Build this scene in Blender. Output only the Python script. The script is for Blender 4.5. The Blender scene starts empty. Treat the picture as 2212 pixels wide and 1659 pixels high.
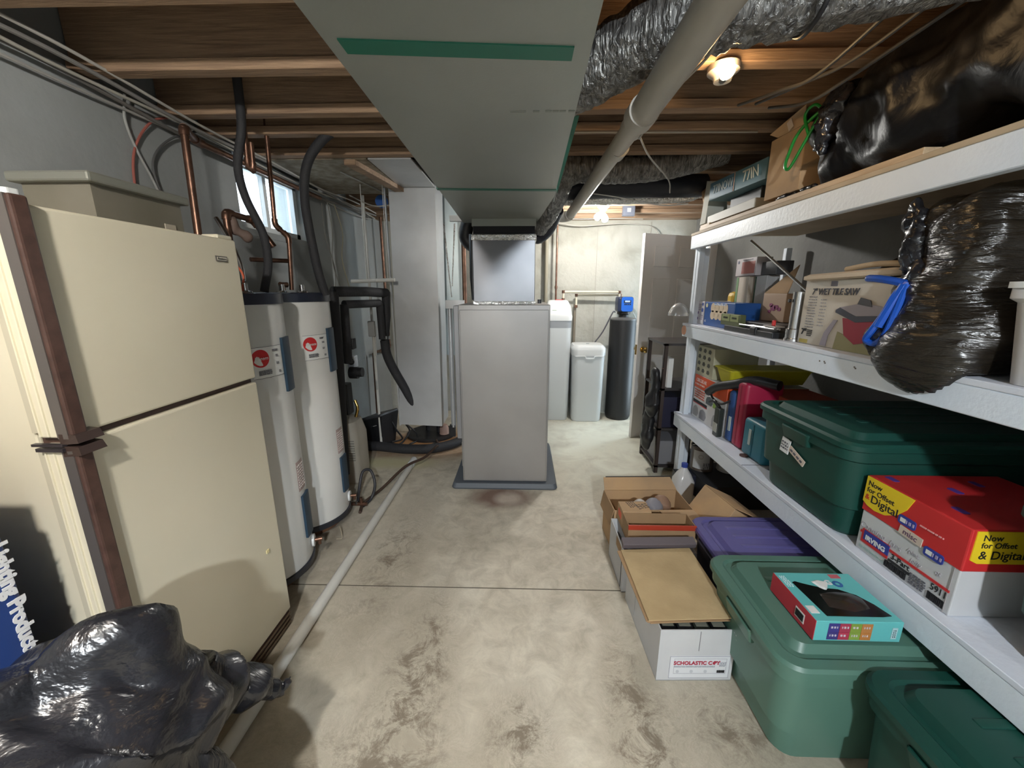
import bpy, bmesh, math, random
from mathutils import Vector, Matrix, noise
random.seed(7)
S = bpy.context.scene
PI = math.pi
# ---------------------------------------------------------------- camera
cam = bpy.data.cameras.new('camera'); co = bpy.data.objects.new('camera', cam); S.collection.objects.link(co)
cam.sensor_fit = 'HORIZONTAL'; cam.sensor_width = 36; cam.lens = 850/2212*36; cam.clip_start = .02; cam.clip_end = 60
co.location = (0, 0, 1.5)
co.rotation_euler = (math.radians(90-13.2), 0, math.atan(24*math.cos(math.radians(13.2))/850))
S.camera = co
# ---------------------------------------------------------------- sky and exposure
w = bpy.data.worlds.new('world'); S.world = w; w.use_nodes = True
w.node_tree.nodes['Background'].inputs[0].default_value = (.70, .87, 1, 1)
w.node_tree.nodes['Background'].inputs[1].default_value = 1.7
S.view_settings.view_transform = 'Standard'; S.view_settings.look = 'None'
S.view_settings.exposure = 2.37; S.view_settings.gamma = 1; S.view_settings.use_curve_mapping = False
BULB_BACK, BULB_REAR, BULB_FAR, BULB_WARM = 290., 680., 160., 22.     # emission strengths of the three ceiling lamps

# ---------------------------------------------------------------- materials
def mat(name, col, rough=.6, metal=0., bump=0., bscale=40., col2=None, nscale=6., spec=.5, stretch=(1,1,1),
        emit=0., alpha=1., trans=0., coat=0., detail=6., lo=.35, hi=.65, dist=0., bdist=.02):
    m = bpy.data.materials.new(name); m.use_nodes = True
    nt = m.node_tree; N = nt.nodes; L = nt.links; b = N['Principled BSDF']
    b.inputs['Base Color'].default_value = (*col, 1); b.inputs['Roughness'].default_value = rough
    b.inputs['Metallic'].default_value = metal; b.inputs['Specular IOR Level'].default_value = spec
    b.inputs['Alpha'].default_value = alpha; b.inputs['Transmission Weight'].default_value = trans
    b.inputs['Coat Weight'].default_value = coat
    if emit:
        b.inputs['Emission Color'].default_value = (*col, 1); b.inputs['Emission Strength'].default_value = emit
    if col2 or bump:
        tc = N.new('ShaderNodeTexCoord'); mp = N.new('ShaderNodeMapping'); mp.inputs['Scale'].default_value = stretch
        L.new(tc.outputs['Object'], mp.inputs[0])
    if col2:
        n = N.new('ShaderNodeTexNoise'); n.inputs['Scale'].default_value = nscale; n.inputs['Detail'].default_value = detail
        n.inputs['Distortion'].default_value = dist
        L.new(mp.outputs[0], n.inputs[0])
        r = N.new('ShaderNodeValToRGB'); r.color_ramp.elements[0].position = lo; r.color_ramp.elements[1].position = hi
        r.color_ramp.elements[0].color = (*col, 1); r.color_ramp.elements[1].color = (*col2, 1)
        L.new(n.outputs[0], r.inputs[0]); L.new(r.outputs[0], b.inputs['Base Color'])
    if bump:
        n2 = N.new('ShaderNodeTexNoise'); n2.inputs['Scale'].default_value = bscale; n2.inputs['Detail'].default_value = 5
        n2.inputs['Distortion'].default_value = dist
        bp = N.new('ShaderNodeBump'); bp.inputs['Strength'].default_value = bump; bp.inputs['Distance'].default_value = bdist
        L.new(mp.outputs[0], n2.inputs[0]); L.new(n2.outputs[0], bp.inputs['Height']); L.new(bp.outputs[0], b.inputs['Normal'])
    return m
_pl = {}
def C(r, g, b, rough=.55, **k):          # plain colour, cached
    key = (r, g, b, rough, tuple(sorted(k.items())))
    if key not in _pl: _pl[key] = mat('paint', (r, g, b), rough, **k)
    return _pl[key]

def floor_mat():
    m = bpy.data.materials.new('concrete_floor'); m.use_nodes = True
    nt = m.node_tree; N = nt.nodes; L = nt.links; b = N['Principled BSDF']
    tc = N.new('ShaderNodeTexCoord')
    def nz(scale, det, dist=0, rough=.55):
        n = N.new('ShaderNodeTexNoise'); n.inputs['Scale'].default_value = scale; n.inputs['Detail'].default_value = det
        n.inputs['Distortion'].default_value = dist; n.inputs['Roughness'].default_value = rough
        L.new(tc.outputs['Object'], n.inputs[0]); return n
    def ramp(src, stops):
        r = N.new('ShaderNodeValToRGB'); e = r.color_ramp.elements
        e[0].position, e[0].color = stops[0][0], (*stops[0][1], 1); e[1].position, e[1].color = stops[-1][0], (*stops[-1][1], 1)
        for p, c in stops[1:-1]: x = e.new(p); x.color = (*c, 1)
        L.new(src, r.inputs[0]); return r
    def mix(fac, a, bb, mode='MIX'):
        x = N.new('ShaderNodeMix'); x.data_type = 'RGBA'; x.blend_type = mode
        if isinstance(fac, float): x.inputs[0].default_value = fac
        else: L.new(fac, x.inputs[0])
        L.new(a, x.inputs[6]); 
        if isinstance(bb, tuple): x.inputs[7].default_value = (*bb, 1)
        else: L.new(bb, x.inputs[7])
        return x.outputs[2]
    base = ramp(nz(1.1, 8, .4).outputs[0], [(.3, (.44, .395, .31)), (.5, (.58, .53, .43)), (.7, (.68, .64, .54))])
    fine = ramp(nz(9, 10, .6, .7).outputs[0], [(.35, (.60, .585, .56)), (.6, (1, 1, 1))])
    c = mix(.75, base.outputs[0], fine.outputs[0], 'MULTIPLY')
    # dirt trails along the walkway; the later patches include painted lamp light
    def mask(cx, cy, rx, ry):
        mp = N.new('ShaderNodeMapping'); mp.inputs['Location'].default_value = (-cx/rx, -cy/ry, 0); mp.inputs['Scale'].default_value = (1/rx, 1/ry, 0)
        L.new(tc.outputs['Object'], mp.inputs[0])
        g = N.new('ShaderNodeTexGradient'); g.gradient_type = 'SPHERICAL'; L.new(mp.outputs[0], g.inputs[0]); return g.outputs['Fac']
    sp = ramp(nz(9, 12, .5, .8).outputs[0], [(.44, (0, 0, 0)), (.60, (1, 1, 1))])
    for cx, cy, rx, ry, k in ((-.42, 1.15, .20, .75, 1.9), (.42, 1.0, .16, .6, 2.0), (.0, 1.05, .18, .22, 1.6), (-.75, 2.0, .25, .9, 1.2), (.75, 1.1, .3, .3, 1.2), (-.5, .85, .5, .35, 1.4)):
        mm = N.new('ShaderNodeMath'); mm.operation = 'MULTIPLY'; L.new(mask(cx, cy, rx, ry), mm.inputs[0]); L.new(sp.outputs[0], mm.inputs[1])
        m2 = N.new('ShaderNodeMath'); m2.operation = 'MULTIPLY'; m2.use_clamp = True; L.new(mm.outputs[0], m2.inputs[0]); m2.inputs[1].default_value = k
        c = mix(m2.outputs[0], c, (.21, .175, .13))
    for cx, cy, rx, ry, k, col in ((-1.0, 3.75, .9, .55, 3.0, (.30, .15, .06)), (-.15, 2.68, .3, .2, 3.6, (.20, .13, .10)), (-.1, 2.66, .13, .12, 3.5, (.50, .43, .36)), (-1.15, 3.25, .5, .16, 3.2, (.52, .48, .30)), (-1.2, 2.2, .3, .8, 1.2, (.16, .13, .10)), (.75, 3.7, .9, 1.3, 2.6, (.80, .80, .68))):  # last, pale patch paints the far lamp's light onto the floor
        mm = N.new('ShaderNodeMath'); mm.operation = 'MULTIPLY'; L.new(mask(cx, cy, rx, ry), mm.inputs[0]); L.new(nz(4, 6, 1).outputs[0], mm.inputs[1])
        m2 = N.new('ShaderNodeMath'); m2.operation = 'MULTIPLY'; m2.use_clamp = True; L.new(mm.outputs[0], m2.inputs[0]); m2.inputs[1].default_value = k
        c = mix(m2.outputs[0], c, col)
    L.new(c, b.inputs['Base Color'])
    rr = ramp(nz(2.5, 5).outputs[0], [(.35, (.42, .42, .42)), (.65, (.7, .7, .7))]); L.new(rr.outputs[0], b.inputs['Roughness'])
    bp = N.new('ShaderNodeBump'); bp.inputs['Strength'].default_value = .25; bp.inputs['Distance'].default_value = .01
    L.new(nz(30, 8).outputs[0], bp.inputs['Height']); L.new(bp.outputs[0], b.inputs['Normal'])
    return m
M_floor = floor_mat()
M_wallL = mat('painted_concrete', (.27, .28, .275), .8, bump=.15, bscale=18, col2=(.33, .35, .35), nscale=1.6)
M_wallF = mat('cream_concrete', (.30, .295, .25), .85, bump=.35, bscale=22, col2=(.42, .415, .37), nscale=2.6, lo=.32, hi=.55, dist=.6)
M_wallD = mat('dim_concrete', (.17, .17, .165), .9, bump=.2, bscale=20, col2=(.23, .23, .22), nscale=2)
M_joist = mat('joist_wood', (.20, .125, .078), .7, bump=.2, bscale=12, col2=(.38, .25, .155), nscale=5, stretch=(.6, 8, 14), lo=.3, hi=.7, dist=1.2)
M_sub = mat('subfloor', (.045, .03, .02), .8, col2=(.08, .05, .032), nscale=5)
M_lightwood = mat('pale_wood', (.46, .33, .20), .6, bump=.15, bscale=14, col2=(.60, .45, .29), nscale=4, stretch=(10, 1, 10))
M_card = mat('cardboard', (.42, .28, .16), .85, bump=.08, bscale=60, col2=(.52, .335, .175), nscale=5)
M_card2 = mat('brown_cardboard', (.30, .19, .10), .85, col2=(.38, .24, .125), nscale=4)
M_kraft = mat('chipboard', (.40, .29, .15), .8, bump=.1, bscale=50, col2=(.50, .37, .20), nscale=6)
M_whitecard = mat('white_cardboard', (.50, .51, .53), .7, col2=(.58, .59, .60), nscale=3)
M_shelf = mat('white_shelf_paint', (.60, .65, .75), .5, bump=.08, bscale=50, col2=(.74, .77, .84), nscale=3)  # cool light on the shelves is tinted into the white
M_shelfedge = mat('white_trim_paint', (.70, .77, .86), .45, bump=.08, bscale=60, col2=(.76, .82, .89), nscale=4)  # same bluish light mixed into the trim white
M_cream = mat('cream_enamel', (.64, .59, .455), .36, bump=.03, bscale=350, col2=(.67, .62, .485), nscale=2, bdist=.001)
M_brown = mat('brown_trim', (.055, .028, .022), .4, bump=.15, bscale=200, col2=(.085, .045, .035), nscale=30, bdist=.002)
M_duct = mat('duct_board', (.28, .295, .27), .40, .35, bump=.10, bscale=160, col2=(.33, .345, .315), nscale=1.5, bdist=.003)
M_galv = mat('galvanized_steel', (.50, .51, .52), .34, .5, bump=.10, bscale=2.2, col2=(.62, .63, .64), nscale=2.2, bdist=.08)
M_galv2 = mat('plenum_steel', (.17, .175, .19), .40, .85, bump=.05, bscale=2.5, col2=(.22, .225, .24), nscale=2.2, bdist=.05)
M_furn = mat('grey_steel', (.30, .29, .28), .42, .4, col2=(.33, .32, .31), nscale=3)
M_foil = mat('foil_jacket', (.13, .125, .12), .38, .7, bump=.8, bscale=15, col2=(.34, .33, .31), nscale=10, stretch=(5, 3.2, .7), dist=.8, bdist=.03)
M_foil2 = mat('bright_foil', (.78, .77, .74), .22, .9, bump=.8, bscale=40, col2=(.9, .9, .88), nscale=16, dist=1.2, bdist=.02)
M_bag = mat('black_bag_film', (.008, .008, .010), .24, bump=.45, bscale=4.5, col2=(.022, .022, .027), nscale=3, dist=1.6, bdist=.04, spec=.6)
M_bag3 = mat('dull_bag_film', (.004, .004, .005), .42, bump=.3, bscale=5, dist=1.5, bdist=.03, spec=.28)
M_bag2 = mat('taut_bag_film', (.012, .009, .006), .26, bump=.6, bscale=9, stretch=(1, 1, 5), dist=.6, bdist=.03, spec=.6)
M_blackpl = mat('black_plastic', (.014, .014, .016), .4)
M_foam = mat('black_foam', (.022, .022, .025), .75, bump=.2, bscale=80)
M_copper = mat('old_copper', (.15, .085, .06), .36, .85, col2=(.24, .13, .09), nscale=20)
M_pvc = mat('white_pvc', (.55, .54, .50), .4, col2=(.63, .62, .58), nscale=5)
M_abs = mat('grey_vent_pipe', (.36, .335, .29), .42, bump=.05, bscale=20, col2=(.42, .39, .34), nscale=3)
M_heater = mat('heater_enamel', (.63, .63, .61), .32, col2=(.69, .69, .67), nscale=3)
M_navy = mat('navy_plastic', (.022, .05, .085), .4)
M_white = mat('white_plastic', (.70, .72, .72), .35)
M_softw = mat('softener_white', (.62, .65, .66), .38)
M_door = mat('white_door', (.72, .70, .68), .36)
M_brass = mat('brass', (.62, .42, .14), .22, 1.)
M_steel = mat('bright_steel', (.6, .6, .6), .22, 1.)
M_green = mat('dark_green_plastic', (.008, .055, .042), .42, spec=.35, bump=.04, bscale=200, bdist=.002)
M_sage = mat('sage_green_plastic', (.085, .185, .145), .38, bump=.04, bscale=200, bdist=.002)
M_purple = mat('violet_plastic', (.115, .105, .30), .4)
M_smoke = mat('smoky_plastic', (.05, .05, .075), .3)
M_glass = mat('window_glass', (1, 1, 1), .02, trans=1.)
M_paper = mat('paper_label', (.72, .73, .72), .7)
M_print = mat('label_print', (.10, .10, .12), .7)
M_ink = mat('black_ink', (.012, .012, .014), .6)
M_red = mat('red_print', (.50, .018, .022), .45, col2=(.58, .03, .03), nscale=3)
M_yel = mat('yellow_print', (.80, .58, .02), .5)
M_blueprint = mat('blue_print', (.03, .05, .30), .5)
M_tape = mat('masking_tape', (.60, .50, .42), .7)
M_gtape = mat('green_strap', (.012, .13, .085), .45)

# ---------------------------------------------------------------- mesh helpers
class B:
    def __init__(s): s.b = bmesh.new()
    def box(s, lo, hi, bev=0, seg=2, rot=None, piv=None):
        t = bmesh.new(); bmesh.ops.create_cube(t, size=1)
        c = [(a+b)/2 for a, b in zip(lo, hi)]; d = [b-a for a, b in zip(lo, hi)]
        for v in t.verts: v.co = Vector((v.co[0]*d[0]+c[0], v.co[1]*d[1]+c[1], v.co[2]*d[2]+c[2]))
        if bev: bmesh.ops.bevel(t, geom=t.edges[:], offset=min(bev, min(d)*.49), segments=seg, profile=.5, affect='EDGES')
        if rot is not None:
            p = Vector(piv if piv else c)
            for v in t.verts: v.co = rot @ (v.co-p)+p
        return s.add(t)
    def add(s, t):
        me = bpy.data.meshes.new('tmp'); t.to_mesh(me); t.free(); s.b.from_mesh(me); bpy.data.meshes.remove(me); return s
    def hexa(s, p):                     # 8 points: bottom 4 ccw, top 4 ccw
        v = [s.b.verts.new(q) for q in p]
        for f in ((3, 2, 1, 0), (4, 5, 6, 7), (0, 1, 5, 4), (1, 2, 6, 5), (2, 3, 7, 6), (3, 0, 4, 7)): s.b.faces.new([v[i] for i in f])
        return s
    def loft(s, rings, cap0=True, cap1=True):
        R = [[s.b.verts.new(q) for q in r] for r in rings]; n = len(R[0])
        for a, c in zip(R, R[1:]):
            for i in range(n): s.b.faces.new((a[i], a[(i+1) % n], c[(i+1) % n], c[i]))
        if cap0: s.b.faces.new(R[0][::-1])
        if cap1: s.b.faces.new(R[-1])
        return s
    def tube(s, pts, r, seg=14, rfun=None, caps=True):
        P = [Vector(p) for p in pts]; rings = []; u = None
        for i, p in enumerate(P):
            t = (P[min(i+1, len(P)-1)]-P[max(i-1, 0)]).normalized()
            if u is None: u = t.orthogonal().normalized()
            u = (u-t*u.dot(t)).normalized(); v = t.cross(u)
            rr = r[i] if isinstance(r, (list, tuple)) else r
            rings.append([p+(u*math.cos(2*PI*k/seg)+v*math.sin(2*PI*k/seg))*(rr*(rfun(i, k) if rfun else 1)) for k in range(seg)])
        return s.loft(rings, caps, caps)
    def cyl(s, a, b, r, seg=20): return s.tube([a, b], r, seg)
    def lathe(s, prof, c=(0, 0, 0), seg=32, axis='z'):
        def q(r, h, a):
            x, y = r*math.cos(a), r*math.sin(a)
            return {'z': (c[0]+x, c[1]+y, c[2]+h), 'x': (c[0]+h, c[1]+x, c[2]+y), 'y': (c[0]+y, c[1]+h, c[2]+x)}[axis]
        return s.loft([[q(max(r, 1e-4), h, 2*PI*k/seg) for k in range(seg)] for r, h in prof])
    def prism(s, pts, off):             # planar polygon extruded by vector off
        o = Vector(off); return s.loft([[Vector(p) for p in pts], [Vector(p)+o for p in pts]])
    def obj(s, name, m, parent=None, world=False, smooth=False, ang=40):
        b = s.b
        if world and parent is not None:
            l = parent.location
            for v in b.verts: v.co -= l
        bmesh.ops.recalc_face_normals(b, faces=b.faces[:])
        me = bpy.data.meshes.new(name); b.to_mesh(me); b.free(); me.materials.append(m)
        o = bpy.data.objects.new(name, me); S.collection.objects.link(o)
        if parent: o.parent = parent
        if smooth:
            for p in me.polygons: p.use_smooth = True
            if ang: me.set_sharp_from_angle(angle=math.radians(ang))
        return o
def smoothpath(pts, n=8):
    P = [Vector(p) for p in pts]; P = [2*P[0]-P[1]]+P+[2*P[-1]-P[-2]]; out = []
    for i in range(1, len(P)-2):
        for k in range(n):
            t = k/n; a, b, c, d = P[i-1:i+3]
            out.append(.5*((2*b)+(c-a)*t+(2*a-5*b+4*c-d)*t*t+(3*b-a-3*c+d)*t**3))
    out.append(P[-2]); return out
def rrect(w, d, r, z, n=6, cx=0, cy=0):
    out = []
    for sx, sy, a0 in ((1, 1, 0), (-1, 1, 90), (-1, -1, 180), (1, -1, 270)):
        for k in range(n+1):
            a = math.radians(a0+90*k/n)
            out.append((cx+sx*(w/2-r)+r*math.cos(a), cy+sy*(d/2-r)+r*math.sin(a), z))
    return out
def tag(o, label, cat, group=None, kind=None):
    o['label'] = label; o['category'] = cat
    if group: o['group'] = group
    if kind: o['kind'] = kind
    return o
def thing(name, label, cat, loc=(0, 0, 0), rz=0, group=None, rot=None):
    o = bpy.data.objects.new(name, None); S.collection.objects.link(o); o.empty_display_size = .05
    o.location = loc; o.rotation_euler = rot if rot else (0, 0, rz); return tag(o, label, cat, group)
def struct(o): o['kind'] = 'structure'; return o
ROT = {'-x': (PI/2, 0, -PI/2), '+x': (PI/2, 0, PI/2), '-y': (PI/2, 0, 0), '+z': (0, 0, 0), '+zr': (0, 0, -PI/2)}
def place(o, parent, loc, face, tilt=0):
    o.parent = parent; o.location = loc
    e = Matrix.Identity(4)
    R = ROT[face] if isinstance(face, str) else face
    from mathutils import Euler
    q = Euler(R).to_matrix().to_4x4() @ Matrix.Rotation(tilt, 4, 'Z')
    o.rotation_euler = q.to_euler(); return o
def decal(parent, loc, w_, h_, face, m, name='label', t=.0012, tilt=0, r=0):
    b = B()
    if r: b.loft([rrect(w_, h_, r, -t), rrect(w_, h_, r, t)])
    else: b.box((-w_/2, -h_/2, -t), (w_/2, h_/2, t))
    return place(b.obj(name, m), parent, loc, face, tilt)
def poly(parent, loc, pts, face, m, name='print', t=.0012, tilt=0):
    return place(B().prism([(x, y, -t) for x, y in pts], (0, 0, 2*t)).obj(name, m), parent, loc, face, tilt)
def text(parent, body, size, loc, face, m, name='lettering', t=.0005, tilt=0, sx=1., bold=0., align='CENTER', shear=0):
    cu = bpy.data.curves.new('t', 'FONT'); cu.body = body; cu.size = size; cu.extrude = t; cu.align_x = align; cu.align_y = 'CENTER'
    cu.offset = bold; cu.resolution_u = 3; cu.shear = shear
    o = bpy.data.objects.new('t', cu); S.collection.objects.link(o)
    me = bpy.data.meshes.new_from_object(o.evaluated_get(bpy.context.evaluated_depsgraph_get()))
    bpy.data.objects.remove(o); me.name = name; me.materials.clear(); me.materials.append(m)
    for v in me.vertices: v.co.x *= sx
    n = bpy.data.objects.new(name, me); S.collection.objects.link(n)
    return place(n, parent, loc, face, tilt)
def printlines(parent, loc, w_, h_, n, face, m=None, tilt=0, name='small_print', seed=1, gap=.5):
    rr = random.Random(seed); b = B(); lh = h_/n
    for i in range(n):
        x = -w_/2; y = h_/2-(i+.5)*lh
        while x < w_/2-.002:
            l = rr.uniform(.08, .28)*w_; l = min(l, w_/2-x)
            b.box((x, y-lh*gap/2, -.0014), (x+l, y+lh*gap/2, .0014)); x += l+lh*.5
    return place(b.obj(name, m or M_print), parent, loc, face, tilt)
def barcode(parent, loc, w_, h_, face, tilt=0, n=16, seed=3):
    rr = random.Random(seed); b = B(); x = -w_/2; u = w_/n/2.2
    while x < w_/2:
        l = u*rr.choice((.6, 1, 1.6)); b.box((x, -h_/2, -.0014), (min(x+l, w_/2), h_/2, .0014)); x += l+u*rr.choice((.6, 1, 1.3))
    return place(b.obj('barcode', M_ink), parent, loc, face, tilt)
def blob(name, m, spheres, parent=None, voxel=.016, wr=.03, wscale=3., fine=.012, fscale=11., flat=None, seed=0, smooth=6, anis=(1, 1, 1), sub=1, ridge=1.):
    """film-like lump: spheres (x,y,z,rx,ry,rz) merged into one surface, then creased."""
    b = bmesh.new()
    for (x, y, z, rx, ry, rz) in spheres:
        t = bmesh.new(); bmesh.ops.create_icosphere(t, subdivisions=4, radius=1)
        for v in t.verts: v.co = Vector((v.co.x*rx+x, v.co.y*ry+y, v.co.z*rz+z))
        me = bpy.data.meshes.new('t'); t.to_mesh(me); t.free(); b.from_mesh(me); bpy.data.meshes.remove(me)
    me = bpy.data.meshes.new(name); b.to_mesh(me); b.free()
    o = bpy.data.objects.new(name, me); S.collection.objects.link(o)
    r = o.modifiers.new('r', 'REMESH'); r.mode = 'VOXEL'; r.voxel_size = voxel
    s = o.modifiers.new('s', 'SMOOTH'); s.iterations = smooth; s.factor = .6
    n = bpy.data.meshes.new_from_object(o.evaluated_get(bpy.context.evaluated_depsgraph_get()))
    bpy.data.objects.remove(o); bpy.data.meshes.remove(me)
    b = bmesh.new(); b.from_mesh(n); b.normal_update(); off = Vector((seed*7.3, seed*3.1, seed*1.7)); A = Vector(anis)
    for v in b.verts:
        p = v.co*A
        f = lambda q: 1-abs(noise.noise(q))*2*ridge
        d = wr*(f((p+off)*wscale)-.45)+fine*(f((p+off)*fscale)-.5)+.25*wr*noise.noise(p*wscale*.6+off)
        v.co += v.normal*d
    if flat is not None:
        for v in b.verts:
            if v.co.z < flat: v.co.z = flat+max(0, (v.co.z-flat))*.0
    b.to_mesh(n); b.free(); n.name = name; n.materials.clear(); n.materials.append(m)
    for p in n.polygons: p.use_smooth = True
    o = bpy.data.objects.new(name, n); S.collection.objects.link(o)
    if parent:
        l = parent.location
        for v in n.vertices: v.co -= l
        o.parent = parent
    return o

# ================================================================ ROOM SHELL
WX, EX, NY, SY, CZ = -1.68, 1.98, 4.86, -3.0, 2.56
struct(B().box((WX-.3, SY-.2, -.12), (EX+.3, 1.742, 0)).box((WX-.3, 1.75, -.12), (EX+.3, NY+.2, 0)).box((WX-.3, 1.742, -.12), (EX+.3, 1.75, -.006)).obj('floor', M_floor))
B().box((WX, 1.7435, -.005), (EX, 1.7475, .0004)).obj('joint_shadow', C(.10, .085, .065, .9), S.objects['floor'])
wl = B(); Y0, Y1, Z0, Z1 = 2.46, 3.19, 1.88, 2.285
wl.box((WX-.22, SY, 0), (WX, Y0, 2.3)).box((WX-.22, Y1, 0), (WX, NY, 2.3)).box((WX-.22, Y0, 0), (WX, Y1, Z0)).box((WX-.22, Y0, Z1), (WX, Y1, 2.3))
wl.box((WX-.22, SY, 2.3), (WX-.05, NY, CZ))
struct(wl.obj('wall_left', M_wallL))
wf = B().box((WX-.22, NY, 0), (EX+.2, NY+.2, 2.3)).box((WX-.22, NY+.05, 2.3), (EX+.2, NY+.2, CZ))
far = struct(wf.obj('wall_back', M_wallF))
bseam = B()
for x in (-1.25, -.62, .25, .86, 1.47): bseam.box((x-.003, NY-.004, .02), (x+.003, NY+.001, 2.28))
bseam.obj('form_seam', C(.32, .31, .27, .9), far)
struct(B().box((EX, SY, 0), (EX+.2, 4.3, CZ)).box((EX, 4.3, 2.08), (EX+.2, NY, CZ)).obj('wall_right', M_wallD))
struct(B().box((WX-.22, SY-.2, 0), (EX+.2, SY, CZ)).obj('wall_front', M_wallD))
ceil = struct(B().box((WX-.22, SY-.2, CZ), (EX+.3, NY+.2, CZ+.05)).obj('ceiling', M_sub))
def joist(y, x0=WX-.04, x1=EX, z=2.305, flange=True):
    b = B().box((x0, y+.02, z+.03), (x1, y+.04, CZ))
    b.box((x0, y, z), (x1, y+.06, z+.04), .003, 1); b.box((x0, y, CZ-.04), (x1, y+.06, CZ))
    return b.obj('joist', M_joist, ceil, world=True)
for y in (-2.4, -2.0, -1.6, -1.2, -.8, -.4, .0, .44, .86, 1.27, 1.66, 2.03, 2.27, 2.6): joist(y)
for y in (3.0, 3.38, 3.76): joist(y, -.6)
for y in (4.05, 4.45): joist(y)
B().box((WX-.04, 4.72, 2.3), (EX, 4.86, CZ)).obj('rim_joist', M_joist, ceil)
# subfloor-panned bay by the left wall
pn = thing('panned_bay', 'speckled brown sheet panning the joist bay right of the window', 'ceiling panel', (-1.2, 3.0, 2.3))
B().box((-1.64, 2.67, 2.30), (-.98, 3.55, 2.312)).obj('sheet', mat('speckled_board', (.19, .15, .10), .8, col2=(.30, .26, .20), nscale=14, lo=.4, hi=.6), pn, world=True)
B().box((-.97, 2.67, 2.30), (-.70, 3.34, 2.310)).obj('metal_sheet', M_galv, pn, world=True)
B().hexa([(-1.12, 2.67, 2.27), (-1.05, 2.67, 2.27), (-.93, 3.5, 2.27), (-1.0, 3.5, 2.27), (-1.12, 2.67, 2.30), (-1.05, 2.67, 2.30), (-.93, 3.5, 2.30), (-1.0, 3.5, 2.30)]).obj('wood_strip', M_joist, pn, world=True)
# window and outside well
win = struct(B().box((WX-.10, Y0, Z0), (WX-.05, Y0+.045, Z1)).box((WX-.10, Y1-.045, Z0), (WX-.05, Y1, Z1)).box((WX-.10, Y0, Z0), (WX-.05, Y1, Z0+.045)).box((WX-.10, Y0, Z1-.045), (WX-.05, Y1, Z1)).box((WX-.095, 2.80, Z0), (WX-.055, 2.835, Z1)).obj('window_1', M_white))
B().box((WX-.085, Y0+.04, Z0+.04), (WX-.08, 2.80, Z1-.04)).box((WX-.085, 2.835, Z0+.04), (WX-.08, Y1-.04, Z1-.04)).obj('pane', M_glass, win)
B().box((WX-.05, Y0-.03, Z0-.04), (WX+.004, Y1+.03, Z0)).obj('window_sill', M_wallL, win)
wel = B()
for i in range(10): wel.cyl((-2.5, 2.0, 1.65+i*.045), (-2.5, 3.9, 1.65+i*.045), .024, 8)
tag(wel.obj('window_well', mat('well_steel', (.35, .45, .55), .5, .3)), 'corrugated metal well wall outside the basement window', 'window well')
# door on the right of the far end
dr = struct(B().box((0, -.0175, 0), (.77, .0175, 2.03)).obj('door_1', M_door)); dr.location = (1.135, 3.955, .005); dr.rotation_euler = (0, 0, math.radians(23.5))
for (x0, x1, z0, z1) in ((.12, .34, .22, .85), (.43, .65, .22, .85), (.12, .34, 1.0, 1.62), (.43, .65, 1.0, 1.62), (.12, .34, 1.73, 1.92), (.43, .65, 1.73, 1.92)):
    b = B()
    for a in (0, 1):
        q = .0 if a == 0 else .022
        b.box((x0+q, -.0175-.007*(1-a)-.003, z0+q), (x1-q, -.0172, z1-q), .004+.002*a, 2)
    b.obj('door_panel', M_door, dr)
kn = B().lathe([(.0, 0), (.03, .0), (.03, .006), (.012, .01), (.012, .03), (.026, .042), (.03, .055), (.022, .068), (0, .072)], (0, 0, 0), 20, 'y')
for v in kn.b.verts: v.co.y = -v.co.y
k_ = kn.obj('doorknob', M_brass, dr, smooth=True); k_.location = (.065, -.0175, .93)
k2 = B().lathe([(.0, 0), (.03, .0), (.03, .006), (.012, .01), (.012, .03), (.026, .042), (.03, .055), (.022, .068), (0, .072)], (0, 0, 0), 20, 'y').obj('doorknob', M_brass, dr, smooth=True); k2.location = (.065, .0175, .93)
B().box((-.002, -.012, .88), (.001, .012, .98)).obj('latch_plate', M_brass, dr)
struct(B().box((EX-.07, 4.28, 0), (EX+.02, 4.34, 2.1)).box((EX-.07, 4.28, 2.05), (EX+.02, NY, 2.1)).obj('trim_1', M_door))

# ================================================================ LAMPS
def bulb_thing(name, label, loc, strength, col, dirs, r=.03, stem=0, group=None):
    t = thing(name, label, 'lamp', loc, group=group)
    B().lathe([(.0, .0), (.055, 0), (.055, -.02), (.035, -.035), (.03, -.05), (0, -.05)], (0, 0, 0), 20).obj('lamp_base', C(.5, .48, .45, .4), t, smooth=True)
    if stem: B().cyl((0, 0, 0), (0, 0, stem), .012, 12).obj('stem', C(.3, .3, .3), t, smooth=True)
    em = mat('bulb_glow', col, .3, emit=strength)
    for d in dirs:
        d = Vector(d).normalized(); s = Vector((0, 0, -.04))
        B().tube([s, s+d*.045], .016, 12).obj('socket', C(.08, .08, .08, .5), t, smooth=True)
        B().tube([s+d*q for q in (.04, .055, .075, .095, .11, .118)], [.012, .02, r*.93, r, r*.75, .004], 12).obj('bulb', em, t, smooth=True, ang=0)
    return t
bulb_thing('ceiling_lamp', 'lit two-bulb ceiling lamp hanging from the joists before the back wall', (.745, 3.98, 2.29), BULB_FAR, (1, .98, .93), ((-.8, -.2, -1), (.25, -.2, -1.3)))
bulb_thing('bare_bulb', 'warm bare bulb glowing between the joists above the shelving', (.73, 1.69, 2.305), BULB_WARM, (1, .66, .32), ((-.25, -.9, -.15),), .026)
bulb_thing('ceiling_lamp', 'lit cool white bulb lamp far behind the camera, beyond the end of the duct trunk', (.30, -1.58, 2.303), BULB_REAR, (.88, .95, 1), ((-.3, .2, -1), (.3, .3, -1)), .034)
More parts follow.
